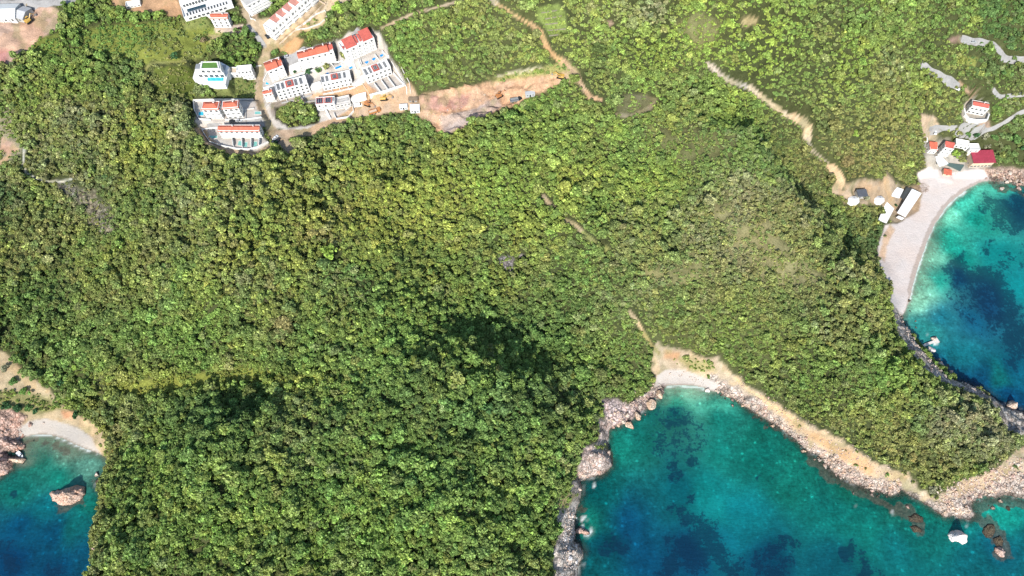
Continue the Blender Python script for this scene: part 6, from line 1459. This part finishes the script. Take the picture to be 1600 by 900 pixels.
LAB_TREES = [ # hand placed: u, v, radius, kind, label
 (275,91,2.6,'dark','lone dark round tree in the pale meadow beside the field track'),
 (321,68,3.2,'brown','bare brownish tree at the east end of the meadow'),
 (519,398,5.2,'bright','large bright green round tree in the middle of the left wood'),
 (98,597,3.2,'dark','upper dark bush on the sandy slope above the left cove'),
 (41,614,3.6,'green','big green bush on the sandy slope by the left edge'),
 (22,597,2.8,'deep','round bush on the sandy slope above the big green bush'),
 (10,576,2.6,'grey','grey bush near the left edge of the sandy slope'),
 (30,638,3.2,'dark','dark bush at the foot of the sandy slope'),
 (46,638,2.4,'deep','middle bush of the row between sandy slope and left beach'),
 (57,643,2.2,'dark','right bush of the row between sandy slope and left beach'),
 (12,634,3.0,'dark','left dark bush of the row above the red rocks'),
 (73,640,1.8,'olive','small olive bush above the pale left beach'),
 (126,650,3.8,'dark','dark tree behind the east end of the left beach'),
 (118,575,2.2,'bright','bright bush on the edge of wood over the sandy slope'),
 (530,20,4.2,'bright','bright tree in the wood right of the tan terrace row'),
 (497,80,2.4,'dark','courtyard tree between the orange roofed terraces'),
 (539,90,3.0,'olive','olive tree in the court left of the three pools'),
 (483,116,2.6,'dark','dark garden tree under the triple roofed terrace'),
 (498,113,2.4,'deep','garden tree right of the dark garden tree'),
 (511,107,2.4,'olive','olive garden tree below the triple roofed terrace'),
 (462,114,1.6,'dark','narrow dark tree beside the small lower pool'),
 (1340,300,1.8,'olive','small tree beside the dark hut'),
 (1352,312,2.2,'grey','grey-green tree between the two white tents'),
 (1362,330,2.4,'olive','olive tree left of the long beach canopy'),
 (1399,322,1.2,'dark','dark tree between the two long white canopies'),
 (1490,245,3.4,'bright','bright tree in the yard of the beach houses'),
 (1481,238,2.6,'deep','deep green tree beside the white beach house'),
 (1500,252,2.8,'olive','olive tree left of the maroon roof'),
 (1600,238,5.0,'dark','big dark tree at the right edge above the bay'),
 (1582,222,4.4,'deep','big deep green tree above the rocky right shore'),
 (1335,212,2.6,'bright','bright tree in the dark scrub west of the road'),
 (356,212,1.4,'deep','small tree at the left foot of the long terrace'),
 (352,176,1.8,'olive','olive tree between the two detached houses'),
 (432,225,1.8,'dark','dark tree by the bend under the long terrace'),
 (1412,740,1.8,'olive','small bush on the sandy point of the headland'),
 (1455,765,2.6,'grey','grey bush at the southern tip of the headland'),
 (1385,742,1.6,'green','small bush left of the sandy point'),
 (1496,210,2.4,'olive','olive tree on the bank under the grey road, first of the row west to east'),
 (1509,213,2.8,'deep','deep green tree, second in the row under the grey road behind the bungalows'),
 (1522,214,3.0,'dark','dark tree, third in the row between villa road and bungalows'),
 (1536,216,2.8,'grey','grey-green tree, fourth in the row between villa road and bungalows'),
 (1550,219,3.4,'deep','broad tree at the east end of the row above the maroon roof'),
 (1540,231,2.6,'grey','grey-green tree right behind the maroon roof'),
 (398,105,1.4,'green','small green tree beside the white annexe'),
]
skip = np.zeros(len(VEG), bool)
N_TREE = 0
TROOTS = []
for i, (u, v, rad, kd, lab) in enumerate(LAB_TREES):
    x, y, z = at(u, v)
    skip |= np.hypot(VEG[:, 0] - x, VEG[:, 1] - y) < rad * .9 + .8
    tt = np.array(PAL[kd]) * TINT_GAIN
    bush = 'bush' in lab
    e, c = make_plant('bush' if bush else 'tree', CROWNS[i % 8], None if bush else TRUNKS[i % 3], [x, y, z, rad, rad * (.15 if bush else .6), i * 1.7, 0, *tt], lab, 'bush' if bush else 'tree')
    TROOTS.append(e)
VEG = VEG[~skip]; big = VEG[:, 14] == 0; U_, V_ = VEG[:, 11], VEG[:, 12]
inview = (U_ > 6) & (U_ < 1594) & (V_ > 6) & (V_ < 894)
# the largest crowns of the wood, one object each
shown = VEG[:, 3] / VEG[:, 13]
cand = np.where(big & inview)[0]; order = cand[np.argsort(-shown[cand])]
NT_IND = 300 - sum('bush' not in q[4] for q in LAB_TREES)
chosen = order[:NT_IND]
LANDMARKS = [(85,675,'the left pebble cove'),(105,775,'the rock islet'),(330,110,'the white pool villa'),(375,220,'the long terrace'),(500,120,'the hillside terraces'),(740,165,'the bare earthworks'),
  (790,408,'the grey scree patch'),(900,355,'the ridge path'),(1075,590,'the middle cove'),(975,640,'the pale boulder heap'),(890,800,'the western cliff foot'),(1250,195,'the winding dirt road'),(1330,310,'the two white tents'),(1400,420,'the big beach'),
  (1525,170,'the hillside villa'),(1520,245,'the maroon roof'),(1430,750,'the headland tip'),(1590,640,'the right cliffs'),(150,330,'the left scree slope'),(275,90,'the pale meadow'),(862,30,'the terraced field'),(1000,165,'the shaded clearing'),(1165,33,'the small bare patch'),
  (640,820,'the bottom frame edge'),(560,560,'the wooded middle ridge'),(380,600,'the yellowish valley'),(470,35,'the tan terrace row'),(1540,80,'the upper grey road')]
def where_words(u, v):
    best = min(LANDMARKS, key=lambda q: (q[0] - u) ** 2 + (q[1] - v) ** 2)
    du, dv = u - best[0], v - best[1]; d = math.hypot(du, dv)
    a = math.degrees(math.atan2(-dv, du)) % 360
    dirs = ['right of', 'upper right of', 'above', 'upper left of', 'left of', 'lower left of', 'below', 'lower right of']
    return ('just ' if d < 45 else 'well ' if d > 110 else '') + dirs[int((a + 22.5) // 45) % 8] + ' ' + best[2]
def make_labels(idx, noun, fmt):
    G = {}
    for i in idx: G.setdefault((TREE_TINTS[PK[int(VEG[i][10])]], where_words(U_[i], V_[i])), []).append(i)
    OR = ['first', 'second', 'third', 'fourth', 'fifth', 'sixth', 'seventh', 'eighth', 'ninth', 'tenth', 'eleventh', 'twelfth', 'thirteenth', 'fourteenth', 'fifteenth', 'sixteenth', 'seventeenth', 'eighteenth', 'nineteenth', 'twentieth', 'last']
    out = {}
    for (w, q), L in G.items():
        L.sort(key=lambda i: U_[i])
        for n_, i in enumerate(L):
            if len(L) == 1: lab = '%s %s %s' % (w, noun, q)
            elif len(L) == 2: lab = '%s of two %s %ss %s' % (['left', 'right'][n_], w, noun, q)
            else: lab = '%s from left of %s %ss %s' % (OR[min(n_, 20)], w, noun, q)
            out[i] = (lab, '%s %ss %s' % (w, noun, q))
    return out
TL = make_labels(chosen, 'big tree', '')
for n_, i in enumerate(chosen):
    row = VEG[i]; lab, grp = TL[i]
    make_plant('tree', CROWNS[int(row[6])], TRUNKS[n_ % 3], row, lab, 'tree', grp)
rest = np.ones(len(VEG), bool); rest[chosen] = False
rest &= big
src = []
seen = set()
for o in bpy.data.objects:
    if o.data in CROWNS and o.data.name not in seen: seen.add(o.data.name); src.append(o)
src.sort(key=lambda o: CROWNS.index(o.data))
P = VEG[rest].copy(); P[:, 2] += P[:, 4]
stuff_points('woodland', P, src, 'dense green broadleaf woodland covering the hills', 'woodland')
# low shrubs: single ones on open ground, the rest as one maquis
sm = np.where(VEG[:, 14] == 1)[0]
iv = sm[inview[sm]]
so = iv[np.argsort(-shown[iv])][:150]
ssrc = []
SL = make_labels(so, 'low shrub', '')
for n_, i in enumerate(so):
    row = VEG[i].copy(); row[4] *= .3
    lab, grp = SL[i]
    m = SHRUBS[int(row[6]) - 8]; o = link('shrub', m); o.location = (row[0], row[1], row[2] + row[4]); o.scale = (row[3],) * 3; o.rotation_euler = (0, 0, row[5])
    o['tint'] = (float(row[7]), float(row[8]), float(row[9]), 1.0); tagit(o, lab, 'shrub', grp)
seen = {}
for o in bpy.data.objects:
    if o.data in SHRUBS and o.data.name not in seen: seen[o.data.name] = o
ssrc = [seen[m.name] for m in SHRUBS]
rs = np.zeros(len(VEG), bool); rs[sm] = True; rs[so] = False
P = VEG[rs].copy(); P[:, 2] += P[:, 4] * .3; P[:, 6] -= 8
stuff_points('scrub', P, ssrc, 'low dry scrub filling gaps between the trees', 'scrub')
print('wood done', time.time() - T0)
